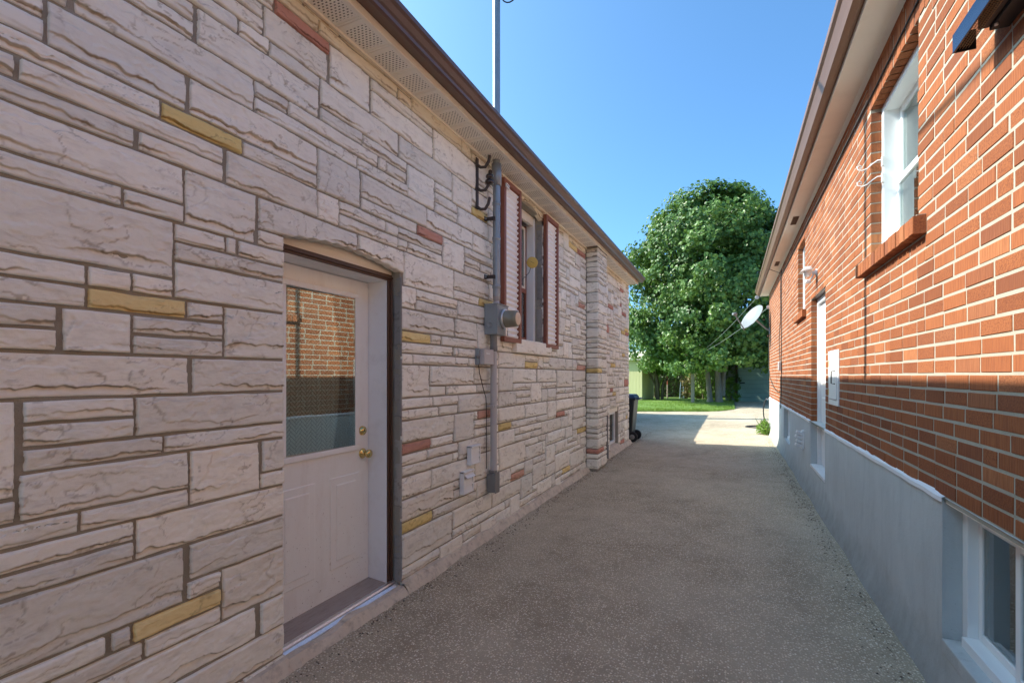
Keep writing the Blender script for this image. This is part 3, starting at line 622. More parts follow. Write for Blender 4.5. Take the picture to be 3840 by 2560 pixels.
# ragged concrete curb at the foot of the wall
def curb(y0, y1, name, x_in, top):
    n = int((y1 - y0) / .025); V = []; F = []
    for i in range(n + 1):
        y = y0 + (y1 - y0) * i / n; wv = .030 + .030 * float(vnoise(y, 0, 3, 21)) + .014 * float(vnoise(y, 0, 23, 22)); t = top + .03 * (float(vnoise(y, 0, 5, 23)) - .5)
        g0 = gz(XL, y)
        for (x, z) in ((x_in, t), (XL + .004 + wv * .35, t - .008), (XL + wv * .85, max(g0 + .012, t * .45 + g0 * .5)), (XL + wv + .02, g0 - .012)): V.append((x, y, z))
    for i in range(n):
        for k in range(3): F.append((i * 4 + k, i * 4 + k + 1, i * 4 + k + 5, i * 4 + k + 4))
    m = quads_mesh(name, V, F, False); m.materials.append(M['concrete']); o = bpy.data.objects.new(name, m); link(o, house); hp(o); return o
curb(-2, DOOR[0], 'curb', XL - .03, .045); curb(DOOR[0], DOOR[1], 'curb', XL - .12, .030); curb(DOOR[1], CHI[0], 'curb', XL - .03, .045); curb(CHI[1], S1, 'curb', XL - .03, .05)

# ------------------------------------------------------------------ side door of the stone house
XD = -2.30
a, b = 1.775, 2.622
def dpart(name, mat, parent, *box, bevel=.002): o = B(name, mat, parent, *box, bevel=bevel); return o
door = B('door', M['white_door'], house, (XD - .045, XD, a, 1.93, .045, HC + .64), (XD - .045, XD, 2.49, b, .045, HC + .64), (XD - .045, XD, 1.93, 2.49, .045, HC - .47), (XD - .045, XD, 1.93, 2.49, HC + .52, HC + .64), bevel=0); hp(door)
for nm, z0, z1 in (('glass_bead', HC - .50, HC - .465), ('glass_bead', HC + .515, HC + .55)):
    B(nm, M['white_door'], door, (XD, XD + .016, 1.90, 2.52, z0, z1), bevel=.005)
for y0, y1 in ((1.90, 1.935), (2.485, 2.52)): B('glass_bead', M['white_door'], door, (XD, XD + .016, y0, y1, HC - .465, HC + .515), bevel=.005)
def herring():
    m = MB(); u, n = .0185, 3; c45 = math.sqrt(.5)
    for i in range(-60, 60):
        for j in range(-60, 60):
            t = (i - j) % (2 * n)
            if t == 0: r = (i, j, n, 1)
            elif t == n + 1 - 1: r = (i, j - n + 1, 1, n)
            else: continue
            x0, y0, ww, hh = r[0] * u + .0012, r[1] * u + .0012, r[2] * u - .0024, r[3] * u - .0024
            pts = [((x - y) * c45, (x + y) * c45) for x, y in ((x0, y0), (x0 + ww, y0), (x0 + ww, y0 + hh), (x0, y0 + hh))]
            cxs = sum(p[0] for p in pts) / 4; czs = sum(p[1] for p in pts) / 4
            if abs(cxs) < .305 and abs(czs) < .53: m.add([(XD - .041, 2.21 + p[0], HC + .025 + p[1]) for p in pts], [(0, 1, 2, 3)])
    return m
herring().build('lattice_panel', M['film_a'], door, fix=False)
B('panel_backing', M['dark_room'], door, (XD - .048, XD - .0435, 1.92, 2.50, HC - .465, HC + .515), bevel=0)
MB().obox((XD - .010, 2.21, HC + .025), (.0015, 0, 0), (.0185, .274, 0), (0, 0, .489)).build('pane', M['glass_door'], door)   # turned slightly in its beads so the reflection misses the milk door
for y0, y1 in ((1.88, 2.15), (2.27, 2.54)):             # two raised panels
    B('panel', M['white_door'], door, (XD - .01, XD + .007, y0, y1, .22, .80), bevel=.006)
    B('panel', M['white_door'], door, (XD - .01, XD + .012, y0 + .045, y1 - .045, .265, .755), bevel=.009)
zk = HC - .53
MB().lathe((XD, 2.565, zk), (1, 0, 0), [(0, .034), (.006, .034), (.010, .026), (.012, .014), (.034, .013), (.040, .022), (.052, .029), (.064, .028), (.070, .018), (.071, .001)]).build('knob', M['brass'], door)
MB().lathe((XD, 2.562, HC - .375), (1, 0, 0), [(0, .032), (.012, .030), (.016, .024), (.02, .023), (.021, .001)]).build('deadbolt', M['brass'], door)
B('keyway', M['black'], door, (XD + .0205, XD + .023, 2.560, 2.564, HC - .383, HC - .367), bevel=0)
fr = B('door_frame', M['white_worn'], house, (XD - .06, -2.142, b + .002, b + .042, .03, HC + .66), (XD - .06, -2.142, a - .042, a - .002, .03, HC + .66), (XD - .06, -2.142, a - .001, b + .001, HC + .645, HC + .685), bevel=.002); hp(fr)
XT = -2.128
bm = B('brown_trim', M['brown'], house, (XT - .012, XT, b + .003, DOOR[1], .035, HC + .648), (XT - .012, XT, DOOR[0], a - .003, .035, HC + .648), (XT - .012, XT, DOOR[0], DOOR[1], HC + .648, HC + .69),
       (XT - .014, XT + .011, b + .02, b + .034, .035, HC + .6485), (XT - .014, XT + .011, DOOR[0] + .001, DOOR[1] - .001, HC + .662, HC + .674), bevel=.002); hp(bm)
hp(B('head_panel', M['fascia'], house, (XT - .02, XT - .008, DOOR[0] - .003, DOOR[1] + .003, HC + .685, HC + .795), bevel=0))
rv = 0
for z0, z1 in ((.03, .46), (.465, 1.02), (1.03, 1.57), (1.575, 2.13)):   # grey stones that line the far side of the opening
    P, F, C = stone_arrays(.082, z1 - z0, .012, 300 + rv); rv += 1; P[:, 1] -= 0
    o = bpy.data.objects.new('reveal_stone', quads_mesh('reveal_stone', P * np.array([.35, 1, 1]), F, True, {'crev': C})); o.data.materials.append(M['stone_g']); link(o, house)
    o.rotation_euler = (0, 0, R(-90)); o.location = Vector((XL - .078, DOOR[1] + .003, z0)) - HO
th = MB().extrude_y([(XD - .02, .052), (-2.13, .036), (-2.13, .0), (XD - .02, .0)], a - .04, b + .04).build('wooden_sill', M['wood_sill'], house, .003); hp(th)
tm = MB().extrude_y([(-2.132, .044), (-2.12, .047), (-2.105, .044), (-2.098, .036), (-2.085, .034), (-2.07, .02), (-2.068, .0), (-2.132, .0)], DOOR[0] + .004, DOOR[1] - .004).build('threshold', M['alu'], house); hp(tm)

# ------------------------------------------------------------------ window with shutters in the stone house
zw0, zw1 = HC + 5 * PK - .01, HC + 1.88
win = B('window', M['vinyl'], house, (-2.36, -2.145, WIN[1] - .05, WIN[1] + .004, zw0, zw1), (-2.36, -2.145, WIN[0] - .004, WIN[0] + .05, zw0, zw1), (-2.36, -2.145, WIN[0] + .05, WIN[1] - .05, zw0, zw0 + .03), bevel=.003); hp(win)
ap = MB(); ns = 14                                       # arched head board
ys = [WIN[0] + .05 + (WIN[1] - WIN[0] - .1) * i / ns for i in range(ns + 1)]
ap.add([(-2.15, y, zw1) for y in ys] + [(-2.15, y, zw1 - .10) for y in ys] + [(-2.19, y, zw1 - .10) for y in ys], [(i, i + 1, i + ns + 2, i + ns + 1) for i in range(ns)] + [(i + ns + 1, i + ns + 2, i + 2 * ns + 3, i + 2 * ns + 2) for i in range(ns)])
ap.build('head_board', M['fascia'], win, fix=False)
mz = (zw0 + zw1) / 2 - .12
B('storm_frame', M['shutter'], win, (-2.26, -2.235, WIN[1] - .075, WIN[1] - .052, zw0 + .03, zw1 - .1), (-2.26, -2.235, WIN[0] + .052, WIN[0] + .075, zw0 + .03, zw1 - .1), (-2.262, -2.233, WIN[0] + .075, WIN[1] - .075, mz - .03, mz + .02), (-2.262, -2.233, WIN[0] + .075, WIN[1] - .075, zw0 + .03, zw0 + .07), bevel=.002)
B('sash', M['fascia'], win, (-2.258, -2.24, WIN[1] - .105, WIN[1] - .076, mz + .02, zw1 - .12), (-2.258, -2.24, WIN[0] + .076, WIN[0] + .105, mz + .02, zw1 - .12), (-2.258, -2.24, WIN[0] + .105, WIN[1] - .105, zw1 - .15, zw1 - .12), (-2.258, -2.24, WIN[0] + .105, WIN[1] - .105, mz + .02, mz + .05), bevel=.002)
B('pane', M['glass'], win, (-2.252, -2.249, WIN[0] + .105, WIN[1] - .105, mz + .05, zw1 - .15), bevel=0)
B('pane', M['glass'], win, (-2.254, -2.251, WIN[0] + .075, WIN[1] - .075, zw0 + .07, mz - .03), bevel=0)
B('drape', M['drape'], win, (-2.40, -2.38, WIN[0], WIN[1], zw0, mz), bevel=0)
B('dark_room', M['dark_room'], win, (-2.61, -2.60, WIN[0] - .3, WIN[1] + .3, zw0 - .2, zw1 + .1), bevel=0)
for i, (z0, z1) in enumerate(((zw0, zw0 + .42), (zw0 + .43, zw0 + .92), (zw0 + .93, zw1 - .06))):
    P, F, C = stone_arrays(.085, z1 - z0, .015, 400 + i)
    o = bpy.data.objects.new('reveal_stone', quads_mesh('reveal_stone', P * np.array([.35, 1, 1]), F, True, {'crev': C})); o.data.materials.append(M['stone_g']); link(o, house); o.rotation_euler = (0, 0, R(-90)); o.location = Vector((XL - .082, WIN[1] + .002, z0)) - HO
for y0, y1 in ((4.20, 4.62), (5.37, 5.81)):
    z0, z1 = HC + .335, HC + 1.925; x0, x1 = XL + .006, XL + .05; f = .045
    sh = B('shutter', M['shutter'], house, (x0, x1, y0, y0 + f, z0, z1), (x0, x1, y1 - f, y1, z0, z1), (x0, x1 - .001, y0 + f, y1 - f, z0, z0 + f), (x0, x1 - .001, y0 + f, y1 - f, z1 - f, z1), bevel=.002); hp(sh)
    n = int((z1 - z0 - 2 * f) / .0068); V = []; F = []
    for i in range(n + 1):
        z = z0 + f - .004 + (z1 - z0 - 2 * f + .008) * i / n; x = x1 - .026 + .0105 * math.sin(2 * math.pi * z / .054)
        V += [(x, y0 + f - .004, z), (x, y1 - f + .004, z)]
    F = [(2 * i, 2 * i + 1, 2 * i + 3, 2 * i + 2) for i in range(n)]
    o = bpy.data.objects.new('ribbed_panel', quads_mesh('ribbed_panel', V, F, True)); o.data.materials.append(M['shutter_w']); link(o, sh)
# basement window beyond the chimney
zb0, zb1 = .12, HC - 8 * PK
bw = B('basement_window', M['vinyl'], house, (-2.17, -2.12, BAS[0], BAS[0] + .06, zb0, zb1 - .08), (-2.17, -2.12, BAS[1] - .06, BAS[1], zb0, zb1 - .08), (-2.17, -2.12, BAS[0] + .06, BAS[1] - .06, zb0, zb0 + .05), (-2.17, -2.12, BAS[0] + .06, BAS[1] - .06, zb1 - .13, zb1 - .08), bevel=.003); hp(bw)
B('pane', M['glass'], bw, (-2.15, -2.147, BAS[0] + .06, BAS[1] - .06, zb0 + .05, zb1 - .13), bevel=0)
B('lintel', M['fascia'], bw, (-2.17, -2.075, BAS[0], BAS[1], zb1 - .08, zb1 + .0), bevel=.003)
hp(MB().extrude_y([(-2.2, zb0), (-2.06, zb0 - .02), (-1.97, -.03), (-2.2, -.03)], BAS[0] - .02, BAS[1] + .05).build('window_curb', M['concrete'], house, .01))
hp(B('dark_room', M['dark_room'], house, (-2.61, -2.595, BAS[0] - .2, BAS[1] + .2, -.1, zb1 + .2), bevel=0))
# ------------------------------------------------------------------ fixtures on the stone wall
MX, MY = -1.965, 3.955                                   # axis of the electric mast
mast = thing('service_mast', 'tall galvanised steel electric mast rising through the eave beside the shuttered window', 'mast', (MX, MY, HC + .66))
def mp(o, root): o.location = o.location - root.location; return o
mp(MB().tube([(MX, MY, HC + .72), (MX, MY, HC + 4.1)], .034, 18).build('pipe', M['steel'], mast), mast)
for z in (HC + .80, HC + 1.24, HC + 1.56): mp(MB().lathe((MX, MY, z), (0, 0, 1), [(0, .036), (.003, .039), (.03, .039), (.033, .036)]).build('coupling', M['steel'], mast), mast)
mp(MB().lathe((MX, MY, HC + 1.74), (0, 0, 1), [(0, .036), (.004, .046), (.20, .046), (.204, .036)]).build('roof_sleeve', M['steel'], mast), mast)
mp(MB().lathe((MX, MY, HC + .645), (0, 0, 1), [(0, .030), (.03, .030), (.032, .024), (.045, .024), (.047, .032), (.075, .032), (.078, .036)]).build('reducer', M['grey_pvc'], mast), mast)
for z in (HC + .90, HC + 1.43):
    st = mp(B('strap', M['black_iron'], mast, (XL - .005, MX, MY - .062, MY - .052, z - .016, z + .016), (MX - .042, MX + .01, MY - .054, MY - .040, z - .016, z + .016), (XL, XL + .008, MY - .085, MY - .05, z - .02, z + .02), bevel=.002), mast)
    o = MB().lathe((XL + .008, MY - .072, z), (1, 0, 0), [(0, .008), (.008, .008), (.01, .003)], 8).build('bolt', M['steel'], st)
mp(MB().lathe((MX, MY, HC + 4.1), (0, 0, 1), [(0, .036), (.02, .05), (.09, .055), (.15, .03), (.16, .005)]).build('weather_head', M['steel'], mast), mast)
def sag(p, q, d, n=14): return [Vector(p).lerp(Vector(q), t / n) - Vector((0, 0, d * 4 * (t / n) * (1 - t / n))) for t in range(n + 1)]
dc = thing('service_cable', 'dark overhead electric cable looping off the mast above the eave', 'cable', (MX, MY, HC + 3.62))
mp(MB().tube(sag((MX + .03, MY - .03, HC + 3.66), (-1.6, -14, HC + 2.3 + 1.2), .5, 24), .014, 6).build('main_run', M['cable'], dc), dc)
lp = [(MX + .025 + .095 * math.cos(t) + .105, MY + .01, HC + 3.525 + .13 * math.sin(t)) for t in [math.pi + math.pi * i / 10 for i in range(11)]]
mp(MB().tube([(MX + .03, MY, HC + 4.0)] + lp + [(lp[-1][0] + .02, MY - .02, HC + 3.8)], .006, 6).build('drip_loop', M['cable'], dc), dc)
# insulator rack
ir = thing('insulator_rack', 'rusty iron bracket with two brown porcelain insulators left of the mast', 'bracket', (XL, 3.80, HC + 1.42))
IY = 3.73
mp(B('back_strap', M['black_iron'], ir, (XL, XL + .012, IY - .02, IY + .02, HC + 1.47, HC + 1.92), bevel=.003), ir)
for z, up in ((HC + 1.86, 1), (HC + 1.655, 1), (HC + 1.49, 1)):
    mp(MB().tube([(XL + .006, IY, z), (XL + .035, IY + .01, z - .022), (XL + .07, IY + .03, z - .018), (XL + .095, IY + .045, z + .03), (XL + .105, IY + .05, z + .085)], .0135, 8).build('hook', M['black_iron'], ir), ir)
mp(MB().lathe((XL + .10, IY + .048, HC + 1.69), (.08, .03, 1), [(0, .022), (.004, .034), (.022, .040), (.036, .034), (.040, .022), (.052, .022), (.056, .034), (.070, .036), (.084, .030), (.088, .02), (.12, .017), (.13, .004)], 20).build('insulator', M['porcelain'], ir), ir)
# electric meter
em = thing('electric_meter', 'grey electric meter box with round olive glass meter on the stone wall', 'meter', (XL, MY, HC - 1.05))
y0, y1, z0, z1 = 3.87, 4.10, HC + .375, HC + .645
bxm = mp(B('meter_box', M['grey_box'], em, (XL + .004, XL + .135, y0, y1, z0, z1), (XL + .135, XL + .139, y0 + .012, y1 - .012, z0 + .012, z1 - .012), bevel=.003), em)
B('rain_lid', M['grey_box'], bxm, (XL + .003, XL + .144, y0 - .003, y1 + .003, z1, z1 + .008), bevel=.002)
MB().lathe((XL + .06, y0, z0 + .085), (0, -1, 0), [(0, .028), (.0025, .027), (.003, .024), (.001, .023), (.001, .001)], 20).build('knockout', M['grey_box'], bxm)
cy, cz = 4.0, HC + .52
mt = mp(MB().lathe((XL + .139, cy, cz), (1, 0, 0), [(0, .085), (.012, .085), (.014, .079), (.12, .074), (.135, .071), (.142, .064), (.143, .062)], 32).build('meter_glass', M['meter'], em), em)
MB().lathe((XL + .139, cy, cz), (1, 0, 0), [(.002, .0865), (.004, .092), (.022, .092), (.024, .0865)], 32).build('clamp_ring', M['alu'], mt)
MB().lathe((XL + .139, cy, cz), (1, 0, 0), [(.1425, .060), (.1445, .060), (.145, .058), (.1451, .001)], 28).build('meter_face', M['meter_face'], mt)
B('seal', M['alu'], mt, (XL + .16, XL + .175, cy - .03, cy - .012, cz - .155, cz - .085), (XL + .155, XL + .18, cy - .04, cy, cz - .105, cz - .093), bevel=.002)
mp(MB().lathe((MX - .03, MY, z0), (0, 0, -1), [(0, .034), (.10, .033), (.105, .036), (.15, .036), (.153, .030)], 18).build('pipe_sleeve', M['grey_pvc_d'], em), em)
mp(MB().tube([(MX - .03, MY, z0 - .15), (MX - .03, MY, HC - .87)], .0305, 18).build('down_pipe', M['grey_pvc'], em), em)
cl = mp(B('pipe_clip', M['grey_pvc'], em, (XL, MX - .005, MY - .05, MY - .034, HC - .29, HC - .27), (MX - .064, MX + .004, MY - .036, MY + .034, HC - .29, HC - .27), bevel=.003), em)
lb = mp(B('conduit_body', M['grey_pvc_d'], em, (XL + .006, XL + .088, MY - .045, MY + .042, HC - 1.07, HC - .90), (XL + .02, XL + .078, MY - .034, MY + .034, HC - .90, HC - .865), bevel=.01), em)
B('cover_plate', M['grey_pvc_d'], lb, (XL + .088, XL + .096, MY - .048, MY + .045, HC - 1.075, HC - .885), bevel=.006)
# small grey telephone box with its wire
pb = thing('telephone_box', 'small grey plastic telephone box with a thin black wire below it', 'utility box', (XL, 3.75, HC + .10))
sb_ = mp(B('case', M['grey_pvc'], pb, (XL + .01, XL + .085, 3.72, 3.90, HC + .10, HC + .235), bevel=.006), pb)
mp(B('base_plate', M['grey_box'], pb, (XL, XL + .04, 3.70, 3.717, HC + .095, HC + .24), bevel=.004), pb)
mp(MB().lathe((XL + .03, 3.70, HC + .165), (0, -1, 0), [(0, .018), (.01, .016), (.012, .001)], 14).build('hinge_pin', M['grey_pvc_d'], pb), pb)
# pale raised lettering, worn to a smear
lt = MB(); lr = random.Random(3)
for i in range(6):
    yy = 3.755 + i * .012; lt.box(XL + .0848, XL + .0862, yy, yy + .007 + .003 * (i == 0), HC + .190, HC + .204 - (.003 if i else 0))
mp(lt.build('worn_lettering', M['white'], pb), pb)
mp(MB().tube([(XL + .02, 3.73, HC + .10), (XL + .012, 3.76, HC + .03), (XL + .01, 3.84, HC - .12), (XL + .012, 3.885, HC - .2), (XL + .010, 3.90, HC - .29), (XL + .012, 3.895, HC - .6), (XL + .01, 3.9, HC - .85)], .0035, 6).build('wire', M['cable'], pb), pb)
# white louvred vents
def vent(y0, y1, z0, z1, ajar, label):
    t = thing('dryer_vent', label, 'vent', (XL, (y0 + y1) / 2, z0), group='white louvred vents on the stone wall')
    fr_ = mp(B('vent_frame', M['white'], t, (XL + .004, XL + .045, y0, y0 + .014, z0, z1), (XL + .004, XL + .045, y1 - .014, y1, z0, z1), (XL + .004, XL + .055, y0, y1, z1 - .016, z1 + .001), (XL + .004, XL + .045, y0 + .014, y1 - .014, z0, z0 + .012), (XL + .002, XL + .008, y0 + .014, y1 - .014, z0 + .01, z1 - .01), bevel=.004), t)
    n = 3; hh = (z1 - z0 - .03) / n
    for i in range(n):
        zt = z1 - .018 - i * hh; an = R(14 if not (ajar and i == 0) else 48)
        m = MB(); ox = math.sin(an) * hh; oz = math.cos(an) * hh
        m.add([(XL + .032, y0 + .015, zt), (XL + .032, y1 - .015, zt), (XL + .032 + ox, y1 - .015, zt - oz), (XL + .032 + ox, y0 + .015, zt - oz), (XL + .029, y0 + .015, zt), (XL + .029, y1 - .015, zt), (XL + .029 + ox, y1 - .015, zt - oz), (XL + .029 + ox, y0 + .015, zt - oz)], [(0, 1, 2, 3), (7, 6, 5, 4), (0, 4, 5, 1), (2, 6, 7, 3), (1, 5, 6, 2), (0, 3, 7, 4)])
        mp(m.build('louvre', M['white'], t), t)
vent(3.555, 3.725, HC - .76, HC - .60, False, 'upper white plastic louvred vent, its flaps closed')
vent(3.43, 3.60, HC - .985, HC - .795, True, 'lower white plastic louvred vent, its top flap hanging open')
# yellow dial thermometer
tc = thing('dial_thermometer', 'round faded yellow dial thermometer held out in front of the window', 'thermometer', (-2.0, 4.90, HC + 1.05))
c = Vector((-1.955, 4.80, HC + 1.218)); ax = Vector((.48, -.87, 0))
mp(MB().lathe(c, ax, [(-.012, .058), (0, .061), (.006, .061), (.008, .057), (.0085, .001)], 36).build('dial', M['yellow'], tc), tc)
nd = MB(); a_ = ax.cross(Vector((0, 0, 1))).normalized(); up_ = Vector((0, 0, 1)); dv = (a_ * .8 + up_ * .5).normalized()
nd.obox(c + ax.normalized() * .0095, dv * .022, dv.cross(ax).normalized() * .0012, ax.normalized() * .001); mp(nd.build('needle', M['brown'], tc), tc)
mp(MB().tube([c - ax.normalized() * .01, c + Vector((-.06, .06, -.09)), (-2.12, 4.9, HC + 1.06), (-2.16, 5.0, HC + 1.06)], .004, 6).build('bracket', M['steel'], tc), tc)
# ceramic wire cleat on the shutter
cc = thing('ceramic_cleat', 'small white ceramic wire cleat screwed to the top of the shutter beside the mast', 'cleat', (XL + .06, 4.24, HC + 1.83))
clb = mp(MB().obox((XL + .062, 4.245, HC + 1.845), (.010, 0, 0), (0, .036, -.006), (0, .004, .022)).build('body', M['white'], cc, .008), cc)
for dy in (-.022, 0, .022): MB().lathe((XL + .072, 4.245 + dy, HC + 1.845 - dy * .15), (1, 0, 0), [(0, .006), (.002, .006), (.0025, .001)], 10).build('screw', M['black_iron'], clb)
# down-pipe stub at the foot of the chimney
dp = thing('drain_pipe', 'short dark drain pipe stub between the chimney and the basement window', 'pipe', (-2.0, 8.62, 0))
mp(MB().tube([(-2.01, 8.45, .75), (-2.01, 8.45, .22)], .022, 12).build('pipe', M['grey_pvc_d'], dp), dp)
mp(MB().lathe((-2.01, 8.45, .0), (0, 0, 1), [(-.02, .034), (.22, .034), (.23, .028)], 14).build('collar', M['grey_pvc_d'], dp), dp)

# ------------------------------------------------------------------ low rear wing of the stone house (its shadow falls on the yard)
wg = thing('rear_wing', 'low rear wing behind the stone house', 'house', (-6, 15, 0))
mp(B('wall', M['house_wall'], wg, (-8.5, -4.25, 10.95, 18.75, -.1, 2.62), bevel=0), wg)
m = MB(); m.add([(-3.95, 10.9, 2.62), (-3.95, 19.0, 2.62), (-8.8, 19.0, 2.62), (-8.8, 10.9, 2.62), (-6.4, 12.6, 3.5), (-6.4, 17.4, 3.5)], [(0, 1, 5, 4), (1, 2, 5), (2, 3, 4, 5), (3, 0, 4), (0, 3, 2, 1)]); rfw = mp(m.build('roof', M['roof'], wg), wg)
B('flue', M['steel'], rfw, (-5.5, -5.2, 17.05, 17.4, 2.7, 5.6), bevel=.01)
# ------------------------------------------------------------------ the brick house
BL, BH, JT = .2307, .0690, .0108                         # brick length and course incl. joint
ZF = HC - .545                                           # top of the parged base
ZT = HC + 2.066
RO = Vector((XR, 6.0, 0))
bh = thing('brick_house', 'red brick house on a grey parged base, right of the drive', 'house', RO)
def rp(o): o.location = o.location - RO; return o
RW = (3.10, 4.02, HC + .80, HC + 1.82); RSM = (7.26, 7.97, HC + .86, HC + 1.82); RD = (5.76, 6.73, HC - 1.10, HC + .905); RM = (5.07, 5.545, HC - .275, HC + .235)
SB0, SB1 = -3.0, 13.70
SILL = (2.98, 4.20, HC + .70, HC + .80); SSIL = (7.14, 8.1, HC + .76, HC + .86); HEAD = (3.0, 4.12, RW[3], RW[3] + .20)
holes = [RW, RSM, RD, RM]
def xr_(s, z): return XR + .0008
rw = wallsheet([SB0 - 3, SB1 - .004], [ZF - .02, ZT + .02], [(RW[0] - .005, RW[1] + .005, RW[2], RW[3] + .004), (RSM[0] - .005, RSM[1] + .005, RSM[2], RSM[3] + .004), (RD[0] - .005, RD[1] + .005, ZF - .015, RD[3] + .004), (RM[0] - .004, RM[1] + .004, RM[2] - .003, RM[3] + .003)], xr_, .10, -1, 'wall', M['mortar_r'], bh, RO)
cuts = holes + [SILL, SSIL, HEAD]
bricks = []; row = 0; z = ZF; br = random.Random(21)
while z < ZT - .02:
    s = SB0 + (0 if row % 2 else BL / 2) - BL + br.uniform(-.006, .006)
    hh = min(BH, ZT - z)
    while s < SB1:
        Lb = BL + br.uniform(-.004, .004)
        if br.random() < .07: Lb = BL * .5
        a, b = max(s, SB0), min(s + Lb, SB1); s += Lb
        segs = [(a, b)]
        for h in cuts:
            if h[2] < z + hh * .5 and z + hh * .5 < h[3]:
                ns_ = []
                for (p, q) in segs:
                    if q <= h[0] or p >= h[1]: ns_.append((p, q)); continue
                    if p < h[0]: ns_.append((p, h[0]))
                    if q > h[1]: ns_.append((h[1], q))
                segs = ns_
        for p, q in segs:
            if q - p < .085 and bricks and q in [h[0] for h in cuts] and abs(bricks[-1][1] + .0055 - p) < 1e-6 and abs(bricks[-1][2] - z - JT / 2) < 1e-6:
                bricks[-1] = (bricks[-1][0], q, bricks[-1][2], bricks[-1][3])           # no slivers beside an opening
            elif q - p < .085 and p in [h[1] for h in cuts]: s = p
            elif q - p > .03:
                ed = [p in [h[1] for h in cuts], q in [h[0] for h in cuts]]
                bricks.append((p if ed[0] else p + .0055, q if ed[1] else q - .0055, z + JT / 2, z + hh - JT / 2))
    z += BH; row += 1
def brick_arrays(L, H, D, seed, rnd):
    r = random.Random(seed); j = lambda k: r.uniform(-k, k); b = .0022; pr = r.uniform(-.0015, .0025)
    o = [(-pr + .002, 0 + j(.0012), 0 + j(.001)), (-pr + .002, L + j(.0012), 0 + j(.001)), (-pr + .002, L + j(.0012), H + j(.001)), (-pr + .002, 0 + j(.0012), H + j(.001))]
    f = [(-pr - .001, o[0][1] + b, o[0][2] + b), (-pr - .001, o[1][1] - b, o[1][2] + b), (-pr - .001, o[2][1] - b, o[2][2] - b), (-pr - .001, o[3][1] + b, o[3][2] - b)]
    k = [(D, p[1], p[2]) for p in o]
    V = f + o + k; F = [(3, 2, 1, 0)] + [(i, (i + 1) % 4, 4 + (i + 1) % 4, 4 + i) for i in range(4)] + [(4 + i, 4 + (i + 1) % 4, 8 + (i + 1) % 4, 8 + i) for i in range(4)]
    return np.array(V), np.array(F)
order = sorted(range(len(bricks)), key=lambda i: -view_area(XR, *bricks[i]))
bmesh_cache = {}; bV, bF, bR, nb = [], [], [], 0
for rank, i in enumerate(order):
    p, q, z0, z1 = bricks[i]
    if rank < 300:
        key = (round((q - p) / .004), round((z1 - z0) / .004), i % 5)
        if key not in bmesh_cache:
            V, F = brick_arrays(q - p, z1 - z0, .075, i, 0); me = quads_mesh('brick', V, F); me.materials.append(M['brick']); bmesh_cache[key] = me
        o = bpy.data.objects.new('brick', bmesh_cache[key]); link(o, rw); o.location = (XR, p, z0)
    else:
        V, F = brick_arrays(q - p, z1 - z0, .075, i, 0); bV.append(V + np.array([XR, p, z0])); bF.append(F + nb); bR.append(np.full(len(V), br.random())); nb += len(V)
o = bpy.data.objects.new('far_brickwork', quads_mesh('far_brickwork', np.concatenate(bV), np.concatenate(bF), False, {'rnd': np.concatenate(bR)})); o.data.materials.append(M['brick']); link(o, rw); tag(o, kind='stuff')
def rowlock(name, y0, y1, z0, z1, n, out, tilt, parent, head=False):
    t = B(name, M['mortar_r'], parent, (XR - out + .014, XR + .09, y0 + .006, y1 - .006, z0 + .004, z1 - .005), bevel=0); rp(t)
    w_ = (y1 - y0) / n
    for i in range(n):
        V, F = brick_arrays(w_ - .010, z1 - z0, out + .095, 900 + i, 0); V[:, 0] += 0
        if tilt: V[:, 2] -= np.where((V[:, 2] > .03) & (V[:, 0] < .01), tilt, 0)
        me = quads_mesh('brick', V, F); me.materials.append(M['brick']); o = bpy.data.objects.new('brick', me); link(o, t); o.location = (XR - out, y0 + i * w_ + .005, z0)
    return t
rowlock('sill', *SILL, 17, .052, .012, bh); rowlock('sill', *SSIL, 12, .045, .01, bh)
rowlock('window_head', *HEAD, 15, .001, 0, bh)
# parged base
BW1 = (1.30, 2.77, .27, ZF); BW2 = (9.0, 9.98, .32, ZF - .04)
def xf_(s, z):
    f = .006 + .003 * (float(vnoise(s, z, 2.3, 31)) - .5) * 2 + .0015 * (float(vnoise(s, z, 9, 32)) - .5) * 2
    low = max(0, (.26 - z) / .26); f += .05 * low ** 2.2 * (1 + .5 * (float(vnoise(s, 0, 1.7, 33)) - .5))
    if z > ZF - .02: f -= .001
    return XR - f
sc_ = [SB0 - 3 + .14 * i for i in range(int((SB1 - SB0 + 3) / .14) + 1)] + [SB1]
sc_ = [q for q in sc_ if all(abs(q - e_) > .05 for e_ in (*BW1[:2], *BW2[:2], *RD[:2]))]
zc_ = [-.12, -.03, 0, .03, .06, .1, .15, .2, .28, .36, .45, .54, .63, .72, .8, ZF - .012, ZF]
fo = wallsheet(sc_, zc_, [BW1, BW2, (RD[0], RD[1], RD[2], ZF)], xf_, .10, -1, 'foundation', M['parge'], bh, RO, n_sub=1)
yy = [SB0 + .05 * i for i in range(int((SB1 - SB0) / .05))]; tl = MB()
def pe(y): return XR - .010 - .010 * float(vnoise(y, 0, 6, 41)), ZF + .006 + .014 * float(vnoise(y, 0, 9, 42))
